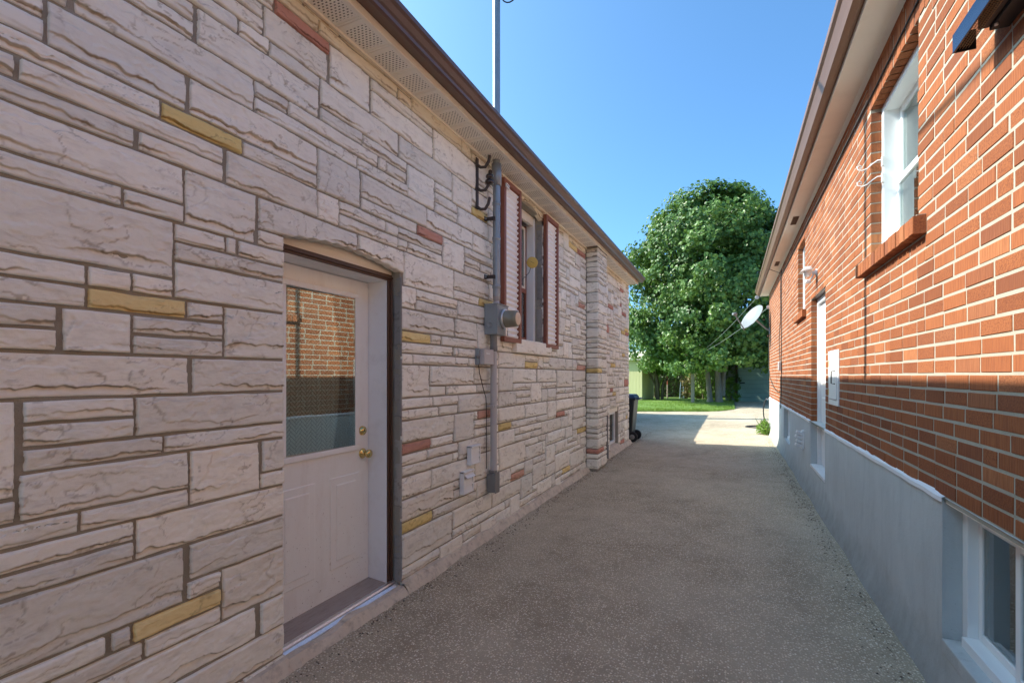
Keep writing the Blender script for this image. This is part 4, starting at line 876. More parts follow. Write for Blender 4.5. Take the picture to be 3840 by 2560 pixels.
for i in range(len(yy) - 1):                             # rough top edge of the parging, one strip between openings
    y_ = (yy[i] + yy[i + 1]) / 2
    if any(h[0] < y_ < h[1] for h in (BW1, (RD[0], RD[1]))):
        if tl.f: rp(tl.build('parging_edge', M['white_worn'], bh, fix=False)); tl = MB()
        continue
    x0, zz0 = pe(yy[i]); x1, zz1 = pe(yy[i + 1])
    tl.add([(x0, yy[i], ZF - .02), (x1, yy[i + 1], ZF - .02), (x1, yy[i + 1], ZF + .001), (x0, yy[i], ZF + .001), (XR + .002, yy[i + 1], zz1), (XR + .002, yy[i], zz0)], [(0, 1, 2, 3), (3, 2, 4, 5)])
rp(tl.build('parging_edge', M['white_worn'], bh, fix=False))
rp(B('window_ledge', M['parge'], bh, (XR - .012, XR + .2, BW1[0], BW1[1] - .001, BW1[2] - .06, BW1[2] + .004), bevel=.006))
rp(B('inner_wall', M['house_wall'], bh, (XR + .42, 9.0, -6, SB1 - .02, -.1, ZT), bevel=0)); rp(B('end_wall', M['house_wall'], bh, (XR + .012, XR + .42, SB1 - .12, SB1 - .01, ZF - .01, ZT), (XR + .0, XR + .42, SB1 - .12, SB1 - .004, -.1, ZF - .01), (XR + .012, XR + .42, -6, -5.9, -.1, ZT), bevel=0))
# eaves
YE2 = 14.1
fa = MB().extrude_y([(XR + .01, HC + 2.070), (XR - .03, HC + 2.064), (.690, HC + 2.064), (.686, HC + 2.054), (.676, HC + 2.054), (.676, HC + 2.19), (XR + .3, HC + 2.19)], -6, YE2).build('soffit', M['soffit_r'], bh); rp(fa)
rp(MB().extrude_y([(XR - .002, HC + 2.05), (XR - .03, HC + 2.062), (XR - .03, HC + 2.0655), (XR - .002, HC + 2.0655)], -6, YE2 - .3).build('soffit_trim', M['soffit_r'], bh))
gu = MB().extrude_y([(.674, HC + 2.20), (.674, HC + 2.084), (.650, HC + 2.076), (.612, HC + 2.080), (.606, HC + 2.094), (.600, HC + 2.108), (.580, HC + 2.150), (.562, HC + 2.166), (.560, HC + 2.20), (.570, HC + 2.20), (.572, HC + 2.18), (.664, HC + 2.17), (.664, HC + 2.20)], -6, YE2).build('gutter', M['gutter2'], bh); rp(gu)
rm = MB(); z_ = HC + 2.195; rm.add([(.60, -6.3, z_), (.60, YE2, z_), (9.4, YE2, z_), (9.4, -6.3, z_), (5, -2, z_ + 1.8), (5, 9.8, z_ + 1.8)], [(0, 1, 5, 4), (1, 2, 5), (2, 3, 4, 5), (3, 0, 4), (0, 3, 2, 1)]); rp(rm.build('roof', M['roof'], bh))
for yv in (7.2, 9.9):
    g_ = B('soffit_vent', M['gutter2'], bh, (.73, .80, yv, yv + .36, HC + 2.058, HC + 2.066), bevel=.002); rp(g_)
    for i in range(14): B('slat', M['brown'], g_, (.735, .795, yv + .012 + i * .0245, yv + .022 + i * .0245, HC + 2.052, HC + 2.058), bevel=0)
# windows
def dh_window(h, name, inset=.06, sash_d=.07):
    y0, y1, z0, z1 = h; x0 = XR + inset; f = .045; xb = x0 + .13
    wn = B(name, M['vinyl'], bh, (x0, xb, y0, y0 + f, z0, z1), (x0, xb, y1 - f, y1, z0, z1), (x0, xb, y0 + f, y1 - f, z1 - f, z1), (x0, xb, y0 + f, y1 - f, z0, z0 + f), bevel=.003); rp(wn)
    zm = z0 + (z1 - z0) * .47; xs = x0 + sash_d; g = .04
    for (a_, b_, xo, nm) in ((zm - .02, z1 - f, 0.018, 'upper_sash'), (z0 + f, zm + .025, 0, 'lower_sash')):
        B(nm, M['vinyl'], wn, (xs + xo, xs + xo + .03, y0 + f, y0 + f + g, a_, b_), (xs + xo, xs + xo + .03, y1 - f - g, y1 - f, a_, b_), (xs + xo, xs + xo + .03, y0 + f + g, y1 - f - g, b_ - g, b_), (xs + xo, xs + xo + .03, y0 + f + g, y1 - f - g, a_, a_ + g), bevel=.004)
        B('pane', M['glass'], wn, (xs + xo + .012, xs + xo + .015, y0 + f + g, y1 - f - g, a_ + g, b_ - g), bevel=0)
    m = MB(); n = 60; V = []
    for i in range(n + 1):
        y_ = y0 + (y1 - y0) * i / n; V += [(xb + .05 + .015 * math.sin(i * 1.3), y_, z0), (xb + .05 + .015 * math.sin(i * 1.3 + .4), y_, z1)]
    m.add(V, [(2 * i, 2 * i + 2, 2 * i + 3, 2 * i + 1) for i in range(n)], True); m.build('curtain', M['curtain'], wn, fix=False)
    return wn
dh_window(RW, 'window'); dh_window(RSM, 'window')
def base_window(h, nx):
    y0, y1, z0, z1 = h; x0 = XR + .062; f = .05
    wn = B('basement_window', M['vinyl'], bh, (x0, x0 + .08, y0, y0 + f, z0, z1), (x0, x0 + .08, y1 - f, y1, z0, z1), (x0, x0 + .08, y0 + f, y1 - f, z1 - .06, z1), (x0 - .02, x0 + .08, y0 + f, y1 - f, z0, z0 + .045), bevel=.003); rp(wn)
    w_ = (y1 - y0 - 2 * f) / nx
    for i in range(nx):
        a_ = y0 + f + i * w_; b_ = a_ + w_; xs = x0 + .018 + .018 * (i % 2); g = .034
        B('sash', M['vinyl'], wn, (xs, xs + .02, a_, a_ + g, z0 + .045, z1 - .06), (xs, xs + .02, b_ - g, b_, z0 + .045, z1 - .06), (xs, xs + .02, a_ + g, b_ - g, z0 + .045, z0 + .045 + g), (xs, xs + .02, a_ + g, b_ - g, z1 - .06 - g, z1 - .06), bevel=.003)
        B('pane', M['glass'], wn, (xs + .008, xs + .011, a_ + g, b_ - g, z0 + .045 + g, z1 - .06 - g), bevel=0)
        B('mullion', M['grey_pvc'], wn, (xs + .03, xs + .045, (a_ + b_) / 2 - .09, (a_ + b_) / 2 - .074, z0 + .08, z1 - .09), bevel=0)
    B('dark_room', M['dark_room'], wn, (XR + .40, XR + .41, y0 - .1, y1 + .1, z0 - .1, z1 + .1), bevel=0)
    return wn
base_window((BW1[0], BW1[1], BW1[2], BW1[3] - .005), 4); base_window(BW2, 1)
hk = 0
rp(B('lintel', M['soffit_r'], bh, (XR + .004, XR + .075, BW1[0], BW1[1] - .002, ZF - .028, ZF - .001), bevel=.002))
# side door
y0, y1, z0, z1 = RD; xd = XR + .06
df = B('door_frame', M['white'], bh, (xd, xd + .12, y1 - .055, y1, z0 + .05, z1), (xd, xd + .12, y0, y0 + .055, z0 + .05, z1), (xd, xd + .12, y0 + .055, y1 - .055, z1 - .06, z1), bevel=.003); rp(df)
dr = B('door', M['white'], bh, (xd + .035, xd + .075, y0 + .056, y1 - .056, z0 + .06, z1 - .061), bevel=.003); rp(dr)
for a_, b_ in ((z0 + .2, z0 + .85), (z0 + 1.0, z1 - .2)): B('panel', M['white'], dr, (xd + .027, xd + .04, y0 + .16, y1 - .16, a_, b_), bevel=.006)
MB().lathe((xd + .035, y0 + .12, z0 + .95), (-1, 0, 0), [(0, .03), (.006, .028), (.01, .012), (.035, .012), (.042, .026), (.06, .026), (.066, .001)]).build('knob', M['brass'], dr)
rp(B('door_sill', M['white'], bh, (XR - .012, xd + .12, y0 + .002, y1 - .002, z0 + .012, z0 + .048), bevel=.006)); rp(B('door_lintel', M['brown'], bh, (XR + .005, xd + .12, y0, y1, z1 + .0005, z1 + .012), bevel=.002))
# milk door
y0, y1, z0, z1 = RM; md_ = B('milk_door', M['white'], bh, (XR - .010, XR + .03, y0, y0 + .05, z0, z1), (XR - .010, XR + .03, y1 - .05, y1, z0, z1), (XR - .010, XR + .03, y0 + .05, y1 - .05, z0, z0 + .05), (XR - .010, XR + .03, y0 + .05, y1 - .05, z1 - .05, z1), bevel=.003); rp(md_)
B('leaf', M['white'], md_, (XR - .016, XR + .02, y0 + .056, y1 - .056, z0 + .056, z1 - .056), bevel=.003)
MB().tube([(XR - .016, y0 + .11, z0 + .20), (XR - .045, y0 + .11, z0 + .205), (XR - .045, y0 + .11, z0 + .315), (XR - .016, y0 + .11, z0 + .32)], .005, 8).build('handle', M['black'], md_)
for zz in (z0 + .09, z1 - .15): B('hinge', M['brass'], md_, (XR - .02, XR - .009, y1 - .062, y1 - .04, zz, zz + .06), bevel=.001)

# ------------------------------------------------------------------ fixtures on the brick wall
wl = thing('security_light', 'white security floodlight on the brick wall above the side door', 'lamp', (XR, 6.30, HC + 1.15))
mp(MB().lathe((XR, 6.30, HC + 1.16), (-1, 0, 0), [(0, .055), (.022, .052), (.03, .03), (.07, .026)], 20).build('wall_plate', M['white'], wl), wl)
hd = mp(MB().add([(XR - .07, 6.22, HC + 1.20), (XR - .07, 6.40, HC + 1.20), (XR - .25, 6.45, HC + 1.17), (XR - .25, 6.17, HC + 1.17), (XR - .09, 6.24, HC + 1.26), (XR - .09, 6.38, HC + 1.26), (XR - .17, 6.39, HC + 1.25), (XR - .17, 6.23, HC + 1.25), ], [(0, 1, 2, 3), (4, 7, 6, 5), (0, 4, 5, 1), (1, 5, 6, 2), (2, 6, 7, 3), (3, 7, 4, 0)]).build('hood', M['white'], wl, .006), wl)
mp(MB().lathe((XR - .12, 6.31, HC + 1.20), (-.25, 0, -1), [(0, .05), (.05, .055), (.085, .048), (.10, .03), (.105, .001)], 20).build('lamp_body', M['white'], wl), wl)
mp(MB().tube([(XR - .05, 6.30, HC + 1.13), (XR - .08, 6.29, HC + 1.06), (XR - .11, 6.28, HC + 1.03)], .014, 8).build('arm', M['white'], wl), wl)
mp(B('motion_sensor', M['white'], wl, (XR - .17, XR - .09, 6.24, 6.32, HC + .985, HC + 1.045), bevel=.015), wl)
for o_ in wl.children: o_.location = o_.location * .68
wl.scale = (.68, .68, .68)
for o_ in wl.children: o_.location = o_.location / .68
# black hood vent high on the wall
hv = thing('exhaust_hood', 'black metal exhaust hood with mesh underside high on the brick wall', 'vent', (XR, 2.0, HC + 1.15))
zb = HC + 1.197; yf = 2.31; p = .121
mp(B('front_plate', M['navy'], hv, (XR - p, XR - p + .006, 1.35, yf, zb, zb + .068), bevel=.001), hv)
mp(MB().extrude_y([(XR - p + .006, zb + .068), (XR - .0, zb + .16), (XR - .0, zb + .15), (XR - p + .006, zb + .062)], 1.35, yf - .001).build('sloping_top', M['black'], hv), hv)
mp(B('end_plate', M['black'], hv, (XR - p + .006, XR - .055, yf - .006, yf - .001, zb, zb + .07), bevel=0), hv)
mp(B('box', M['black'], hv, (XR - .055, XR - .001, 1.35, yf - .10, zb - .0, zb + .14), (XR - .085, XR - .055, 1.35, yf - .10, zb + .012, zb + .1), bevel=.003), hv)
m = MB(); gx = [XR - p + .008 + i * .0085 for i in range(5)]
for x in gx: m.box(x, x + .0016, 1.36, yf - .008, zb + .006, zb + .008)
for i in range(88): yy_ = 1.365 + i * .0105; m.box(gx[0], gx[-1], yy_, yy_ + .0016, zb + .0045, zb + .006)
mp(m.build('mesh_grille', M['mesh'], hv), hv)
mp(MB().lathe((XR - .05, yf - .14, zb), (0, 0, -1), [(0, .006), (.006, .006), (.008, .002)], 8).build('screw', M['alu'], hv), hv)
# scroll hooks beside the window
for i, (zz, lab) in enumerate(((HC + 1.43, 'upper white scroll hook beside the big brick-house window'), (HC + 1.32, 'lower white scroll hook beside the big brick-house window'))):
    hk = thing('scroll_hook', lab, 'hook', (XR, 4.0, zz), group='white scroll hooks beside the window')
    pts = [(XR + .055, 3.985, zz + .025), (XR + .03, 3.99, zz + .028), (XR + .005, 4.01, zz + .015), (XR - .02, 4.03, zz - .004), (XR - .045, 4.045, zz - .008), (XR - .068, 4.05, zz + .004), (XR - .072, 4.05, zz + .024), (XR - .058, 4.05, zz + .032), (XR - .046, 4.05, zz + .024), (XR - .05, 4.05, zz + .012), (XR - .058, 4.05, zz + .012)]
    mp(MB().tube(pts, .0038, 8).build('scroll', M['white'], hk), hk); mp(B('plate', M['white'], hk, (XR + .050, XR + .0615, 3.968, 3.992, zz - .02, zz + .045), bevel=.002), hk)
# triple vent in the base
tv = thing('base_vent', 'white three-flap vent on the grey base beside the side door', 'vent', (XR, 7.35, .62))
for i in range(4):
    zz = .70 - .055 * i; m = MB().obox((XR - .055 - .012 * (i % 2), 7.35, zz), (.034, 0, -.012), (0, .055, 0), (.006, 0, .016)); mp(m.build('flap', M['white'], tv, .004), tv)
mp(B('vent_frame', M['white'], tv, (XR - .03, XR + .002, 7.285, 7.415, .49, .73), bevel=.003), tv)
# satellite dish
sdh = thing('satellite_dish', 'pale grey satellite dish on a short arm at the far corner of the brick house', 'satellite dish', (XR, 13.5, HC + .9))
nrm = Vector((-.68, -.46, .57)).normalized(); ctr = Vector((.46, 13.35, HC + 1.46))
m = MB(); u_ = nrm.cross(Vector((0, 0, 1))).normalized(); v_ = u_.cross(nrm); nr, na = 8, 40; V = [ctr - nrm * .075]; F = []
for i in range(1, nr + 1):
    for k in range(na):
        t = 2 * math.pi * k / na; rr = i / nr; V.append(ctr + u_ * (.31 * rr * math.cos(t)) + v_ * (.36 * rr * math.sin(t)) + nrm * (.075 * (rr * rr - 1)))
for k in range(na): F.append((0, 1 + k, 1 + (k + 1) % na))
for i in range(nr - 1):
    for k in range(na): a_ = 1 + i * na + k; b_ = 1 + i * na + (k + 1) % na; F.append((a_, a_ + na, b_ + na, b_))
m.add(V, F, True); rf_ = m.build('reflector', M['dish'], sdh, fix=False); mp(rf_, sdh); so = rf_.modifiers.new('thick', 'SOLIDIFY'); so.thickness = .012
foc = ctr + nrm * .42 - v_ * .22
mp(MB().tube([ctr - v_ * .38 - nrm * .02, foc], .016, 8).build('feed_arm', M['grey_pvc_d'], sdh), sdh)
mp(MB().lathe(foc, ctr - foc, [(-.05, .03), (.0, .045), (.03, .05), (.05, .04)], 16).build('feed_horn', M['dish'], sdh), sdh)
mp(MB().tube([ctr - nrm * .09, ctr - nrm * .16, (XR - .08, 13.5, HC + 1.17), (XR, 13.52, HC + 1.12)], .022, 10).build('mount_arm', M['steel'], sdh), sdh)
mp(B('mount_plate', M['steel'], sdh, (XR - .012, XR - .002, 13.45, 13.6, HC + 1.04, HC + 1.2), bevel=.002), sdh)
# junction box and cables down the wall
jb = thing('junction_box', 'small grey junction box with black cables on the far brick wall', 'utility box', (XR, 10.4, HC + .2))
mp(B('case', M['grey_pvc'], jb, (XR - .06, XR - .002, 10.36, 10.52, HC + .10, HC + .26), bevel=.008), jb)
mp(MB().tube([(XR - .012, 10.42, HC + 1.98), (XR - .015, 10.50, HC + 1.7), (XR - .015, 10.46, HC + 1.2), (XR - .014, 10.80, HC + .75), (XR - .015, 10.74, HC + .4), (XR - .015, 10.52, HC + .18)], .006, 6).build('cable', M['cable'], jb), jb)
mp(MB().tube([(XR - .012, 10.38, HC + 2.0), (XR - .014, 10.35, HC + 1.2), (XR - .014, 10.36, HC + .2), (XR - .014, 10.36, HC - .3), (XR - .03, 10.36, HC - .62)], .007, 6).build('riser', M['cable'], jb), jb)
mp(MB().tube([(XR - .014, 10.37, HC - .3), (XR - .02, 11.2, HC - .33), (XR - .02, 12.1, HC - .25), (XR - .02, 13.2, HC - .05), (XR - .02, 13.62, HC + .25), (XR - .02, 13.63, HC + 1.7)], .006, 6).build('run', M['cable'], jb), jb)
ec = thing('eave_cable', 'thin cable run along the brick wall under the eave', 'cable', (XR, 8, HC + 1.85))
mp(MB().tube([(XR - .008, 1.2 + i * .9, HC + 1.905 - .012 * (i % 2)) for i in range(11)] + [(XR - .012, 10.38, HC + 1.93), (XR - .2, 10.5, HC + 2.05)], .005, 6).build('cable', M['cable'], ec), ec)
# ------------------------------------------------------------------ wheeled bin
bn = thing('wheeled_bin', 'dark wheeled rubbish bin with a blue lid past the corner of the stone house', 'bin', (-2.25, 11.10, gz(-2.1, 11)))
def taper(w0, d0, w1, d1, z0, z1): return [(-d0, -w0, z0), (d0, -w0, z0), (d0, w0, z0), (-d0, w0, z0), (-d1, -w1, z1), (d1, -w1, z1), (d1, w1, z1), (-d1, w1, z1)]
QF = [(0, 3, 2, 1), (4, 5, 6, 7), (0, 1, 5, 4), (1, 2, 6, 5), (2, 3, 7, 6), (3, 0, 4, 7)]
MB().add(taper(.22, .21, .275, .29, .06, .96), QF).build('body', M['bin'], bn, .03)
MB().box(-.31, .31, -.29, .29, .93, .975).build('rim', M['bin'], bn, .012)
MB().add(taper(.295, .315, .24, .26, .975, 1.06), QF).build('lid', M['bin_lid'], bn, .025)
MB().tube([(.32, -.22, .96), (.38, -.20, .97), (.38, .20, .97), (.32, .22, .96)], .016, 8).build('handle', M['bin_lid'], bn)
for s_ in (-1, 1):
    wh = MB().lathe((.24, s_ * .22, .115), (0, s_, 0), [(0, .10), (.01, .115), (.045, .115), (.055, .10)], 24).build('wheel', M['rubber'], bn)
    MB().lathe((.24, s_ * .22, .115), (0, s_, 0), [(.05, .06), (.062, .05), (.064, .001)], 18).build('hub', M['grey_pvc_d'], wh)
MB().tube([(.24, -.24, .115), (.24, .24, .115)], .012, 8).build('axle', M['steel'], bn)
# ------------------------------------------------------------------ hose on the drive
def gpt(x, y, h): return (x, y, gz(x, y) + h)
hs = thing('garden_hose', 'black garden hose curving on the drive at the corner of the brick house', 'hose', (.5, 14.8, .02))
hc = [gpt(x, y, .02) for x, y in ((1.3, 14.45), (.95, 14.52), (.62, 14.62), (.44, 14.72), (.36, 14.86), (.40, 15.02), (.55, 15.14), (.9, 15.2), (1.4, 15.2))]
mp(MB().tube(hc, .018, 8).build('hose', M['rubber'], hs), hs)
hl = thing('hose_coil', 'dark hose hung in a coil on the far corner of the brick house', 'hose', (XR - .05, 13.75, .5))
mp(MB().tube([(XR - .03 - .10 * math.cos(2 * math.pi * i / 24), 13.78, .55 + .33 * math.sin(2 * math.pi * i / 24)) for i in range(25)], .014, 8).build('coil', M['rubber'], hl), hl)
mp(B('peg', M['steel'], hl, (XR - .06, XR + .01, 13.69, 13.80, .84, .87), bevel=.003), hl)
# ------------------------------------------------------------------ foliage helper
def leaves(P, N, size, r, shape='maple', droop=.35):
    """one small faceted leaf for each point.  P points, N outward directions"""
    n = len(P)
    if shape == 'maple': sh = np.array([(0, -.5, 0), (.42, -.25, .06), (.5, .12, .10), (.2, .22, .02), (0, .62, -.12), (-.2, .22, .02), (-.5, .12, .10), (-.42, -.25, .06)]); F0 = np.array([(0, 1, 2, 3), (0, 3, 4, 5), (0, 5, 6, 7)])
    else: sh = np.array([(0, -.6, 0), (.24, -.05, .06), (0, .6, -.06), (-.24, -.05, .06)]); F0 = np.array([(0, 1, 2, 3)])
    nrm = N + r.normal(0, .55, (n, 3)); nrm[:, 2] += droop; nrm /= np.linalg.norm(nrm, axis=1)[:, None]
    t = r.normal(0, 1, (n, 3)); t[:, 2] -= .9; t -= nrm * (t * nrm).sum(1)[:, None]; t /= np.linalg.norm(t, axis=1)[:, None]; b = np.cross(t, nrm)
    s = size * r.uniform(.5, 1.35, n)
    V = P[:, None, :] + s[:, None, None] * (sh[None, :, 0:1] * b[:, None, :] + sh[None, :, 1:2] * t[:, None, :] + sh[None, :, 2:3] * nrm[:, None, :])
    k = len(sh); F = (F0[None] + (np.arange(n) * k)[:, None, None]).reshape(-1, 4)
    return V.reshape(-1, 3), F, k
def foliage(name, P, N, size, mat, parent, seed, shape='maple', tone=None):
    r = np.random.default_rng(seed); V, F, k = leaves(np.asarray(P), np.asarray(N), size, r, shape)
    rn = r.random(len(P)) if tone is None else np.clip(tone + r.normal(0, .16, len(P)), 0, 1)
    o = bpy.data.objects.new(name, quads_mesh(name, V, F, False, {'rnd': np.repeat(rn, k)})); o.data.materials.append(mat); link(o, parent); return o
def rel(o, root): o.location = -root.location; return o
# ------------------------------------------------------------------ the maple
TX, TY = -.75, 27.2
mpl = thing('maple_tree', 'big dense green maple with two pale trunks at the end of the drive', 'tree', (TX, TY, 0))
rt = np.random.default_rng(4)
tm_ = MB()
def trunk(x, y, pts, r0, r1):
    n = len(pts); tm_.tube(pts, [r0 + (r1 - r0) * i / (n - 1) + (.06 if i == 0 else 0) for i in range(n)], 14)
trunk(0, 0, [(TX - .26, TY, -.1), (TX - .28, TY, .25), (TX - .36, TY, 1.2), (TX - .50, TY, 2.3), (TX - 1.3, TY + .1, 4.2), (TX - 1.9, TY, 6.5), (TX - 2.1, TY, 8.6)], .15, .06)
trunk(0, 0, [(TX + .16, TY + .1, -.1), (TX + .15, TY + .1, .3), (TX + .11, TY + .1, 1.3), (TX + .04, TY + .1, 2.6), (TX + .1, TY, 5), (TX + .15, TY, 8), (TX + .2, TY, 10.5)], .19, .05)
trunk(0, 0, [(TX + .26, TY + .25, .4), (TX + .36, TY + .3, 1.5), (TX + .7, TY + .3, 2.8), (TX + 1.6, TY + .1, 4.6), (TX + 2.1, TY, 7), (TX + 2.3, TY, 8.6)], .13, .05)
for i in range(46):
    a_ = rt.uniform(0, 6.28); z_ = rt.uniform(2.2, 9); L_ = rt.uniform(1.2, 3.2) * (1 - abs(z_ - 5.5) / 9); c_ = Vector((TX - .3 + .5 * math.cos(a_), TY + .5 * math.sin(a_), z_))
    tm_.tube([c_, c_ + Vector((math.cos(a_), math.sin(a_), .35)) * L_ * .5, c_ + Vector((math.cos(a_), math.sin(a_), .55)) * L_], [.06, .04, .015], 6)
rel(tm_.build('trunk', M['bark'], mpl), mpl)
CZ = 6.6
def crown_r(z):                                          # half width of the crown by height
    t = (z - 1.5) / 9.6
    return 4.35 * max(0, min(1, (t + .22) * 2.9)) ** .6 * max(0.02, 1 - max(0, (t - .38) / .64) ** 2.1) ** .62
cl_c, cl_r = [], []
for i in range(460):
    z_ = 1.9 + 8.9 * rt.random() ** .9; a_ = rt.uniform(0, 2 * math.pi); lob = float(vnoise(a_ * 1.9 + 20, z_ * .75, 1, 77)); rr = crown_r(z_) * (1 - .34 * rt.random() ** 1.3) * (.76 + .42 * lob)
    cl_c.append((TX - .30 + rr * math.cos(a_), TY + rr * math.sin(a_), z_)); cl_r.append(rt.uniform(.45, .85))
for i in range(26):                                      # pointed leaders that break the outline
    a_ = rt.uniform(0, 2 * math.pi); q = rt.random() ** .55 * 3.7; zb_ = 10.35 - .19 * q * q + rt.uniform(-.5, .3); hh_ = rt.uniform(.5, 1.3)
    for k in range(6): cl_c.append((TX - .1 + q * math.cos(a_) + rt.normal(0, .16), TY + q * math.sin(a_) + rt.normal(0, .16), zb_ + hh_ * k / 5)); cl_r.append(.52 - .075 * k)
for i in range(40):                                      # sprays sticking out sideways
    a_ = rt.uniform(0, 2 * math.pi); z_ = rt.uniform(3, 9.5); rr = crown_r(z_)
    for k in range(3): q = rr * (.9 + .075 * k); cl_c.append((TX - .3 + q * math.cos(a_), TY + q * math.sin(a_), z_ + .22 * k)); cl_r.append(.36 - .09 * k)
for i in range(90):
    z_ = rt.uniform(2.2, 10); a_ = rt.uniform(0, 6.28); rr = crown_r(z_) * rt.uniform(.1, .6); cl_c.append((TX - .3 + rr * math.cos(a_), TY + rr * math.sin(a_), z_)); cl_r.append(.8)
for i in range(120):                                     # low skirts that hang to head height
    a_ = rt.uniform(math.pi * .75, math.pi * 2.05); rr = rt.uniform(2.0, 4.1); z_ = 1.75 + rt.random() ** 1.5 * 2.2 + .25 * abs(math.cos(a_) + .3); cl_c.append((TX - .3 + rr * math.cos(a_), TY + rr * math.sin(a_), z_)); cl_r.append(rt.uniform(.35, .6))
P, N, T = [], [], []
for c_, r_ in zip(cl_c, cl_r):
    k = int(105 * (r_ / .6) ** 2); d = rt.normal(0, 1, (k, 3)); d /= np.linalg.norm(d, axis=1)[:, None]; q = d * (rt.random(k) ** .45)[:, None] * r_ * np.array([1, 1, .8])
    out = np.array([c_[0] - TX, c_[1] - TY, (c_[2] - CZ) * .6]); out = out / (np.linalg.norm(out) + 1e-6)
    P.append(np.array(c_) + q); N.append(d * .5 + out * .9); T.append(np.full(k, rt.uniform(.15, .75)))
P = np.concatenate(P); N = np.concatenate(N); T = np.concatenate(T); keep = P[:, 2] > 1.35
for i in range(75):                                      # hollows in the crown where one looks into shade
    z_ = rt.uniform(2.6, 10.8); a_ = rt.uniform(math.pi * .85, math.pi * 2.15); q = crown_r(z_) * rt.uniform(.88, 1.12); c_ = np.array((TX - .3 + q * math.cos(a_), TY + q * math.sin(a_), z_)); r_ = rt.uniform(.4, .85)
    keep &= (((P - c_) / np.array([1, 1, .75])) ** 2).sum(1) > r_ * r_ * rt.uniform(.55, 1.25, len(P))
P, N, T = P[keep], N[keep], T[keep]
rel(foliage('crown', P, N, .165, M['leaf'], mpl, 8, tone=T), mpl)
print('maple leaves', len(P))
# ------------------------------------------------------------------ shrubs, hedge, plants
def bush(name, label, cat, c, rad, h, n, size, mat, seed, stems=0, lo=.1, shape='leaf', stem_mat='bark_d', group=None):
    t = thing(name, label, cat, c, group=group); r = np.random.default_rng(seed)
    if stems:
        m = MB()
        for i in range(stems):
            a_ = r.uniform(0, 6.28); b_ = Vector((.16 * math.cos(a_), .16 * math.sin(a_), -.05)); e_ = Vector((rad * .75 * math.cos(a_), rad * .4 * math.sin(a_), h * .85))
            m.tube([b_, b_ * 1.6 + Vector((0, 0, h * .3)), b_.lerp(e_, .6), e_], [.05, .04, .03, .012], 7)
        m.build('stems', M[stem_mat], t)
    nb_ = max(6, n // 60); P = []; N = []
    for i in range(nb_):
        a_ = r.uniform(0, 6.28); z_ = lo + (h - lo) * r.random(); q = rad * (1 - .55 * ((z_ - lo) / (h - lo)) ** 2) * r.uniform(.3, 1)
        c_ = np.array([q * math.cos(a_), q * math.sin(a_) * .8, z_]); k = 60; d = r.normal(0, 1, (k, 3)); d /= np.linalg.norm(d, axis=1)[:, None]
        P.append(c_ + d * (r.random(k) ** .5)[:, None] * rad * .32); N.append(d + np.array([c_[0], c_[1], .3]))
    foliage('foliage', np.concatenate(P), np.concatenate(N), size, mat, t, seed + 1, shape)
    return t
bush('multi_stem_shrub', 'multi-stemmed green shrub on the lawn between the shed and the wooden post', 'shrub', (-3.75, 28.6, .03), 1.25, 3.2, 2600, .12, M['leaf3'], 31, 13, 1.5)
bush('leafy_bush', 'bright lime green bush behind the trunks of the maple', 'bush', (-1.35, 30.6, 0), 1.15, 2.6, 3600, .12, M['leaf2'], 33, 3)
bush('leafy_bush', 'yellowish dry plant beside the wooden post', 'bush', (-2.4, 31.2, 0), .6, 1.5, 900, .11, M['leaf4'], 35, 2)
bush('leafy_bush', 'pale yellow-green plant at the corner of the green garage', 'bush', (.05, 29.0, 0), .55, 1.25, 1300, .10, M['leaf2'], 37, 2)
bush('climbing_vine', 'dark green vine on the corner of the green garage', 'vine', (-.05, 29.7, .2), .55, 2.7, 1800, .12, M['leaf3'], 39, 2)
bush('leafy_bush', 'light green bush at the right side of the green shed', 'bush', (-4.4, 31.4, 0), .7, 2.4, 1500, .11, M['leaf2'], 41, 2)
hg = thing('hedge', 'dark vine-covered hedge along the back of the lawn', 'hedge', (-3, 33, 0)); rh = np.random.default_rng(44); k = 9000
P = np.stack([rh.uniform(-9, 6, k), 33 + rh.normal(0, .25, k), rh.random(k) ** .8 * 2.5], 1); N = np.stack([rh.normal(0, .4, k), -1 + rh.normal(0, .3, k), rh.normal(.3, .4, k)], 1)
rel(foliage('foliage', P, N, .15, M['leaf3'], hg, 45, 'leaf'), hg); o = MB().box(-9, 6, 33.2, 33.5, -.1, 2.2).build('branches', M['bark_d'], hg); rel(o, hg)
wd = thing('weed', 'bright green weed growing at the foot of the brick house corner', 'weed', (XR - .14, 13.3, gz(.7, 12)))
r = np.random.default_rng(90); k = 520; a_ = r.uniform(0, 6.28, k); q = .22 * r.random(k) ** .7; hz_ = (.04 + .34 * r.random(k)) * (1 - q / .45)
foliage('foliage', np.stack([q * np.cos(a_) * .8, q * np.sin(a_) * 1.3, hz_], 1), np.stack([np.cos(a_), np.sin(a_), a_ * 0 + .6], 1), .07, M['leaf2'], wd, 91, 'leaf')
m = MB()
for i in range(16): a1 = r.uniform(0, 6.28); m.tube([(0, 0, -.02), (.1 * math.cos(a1), .1 * math.sin(a1), .2), (.2 * math.cos(a1), .2 * math.sin(a1), .38)], [.006, .005, .002], 5)
m.build('stems', M['leaf2'], wd)
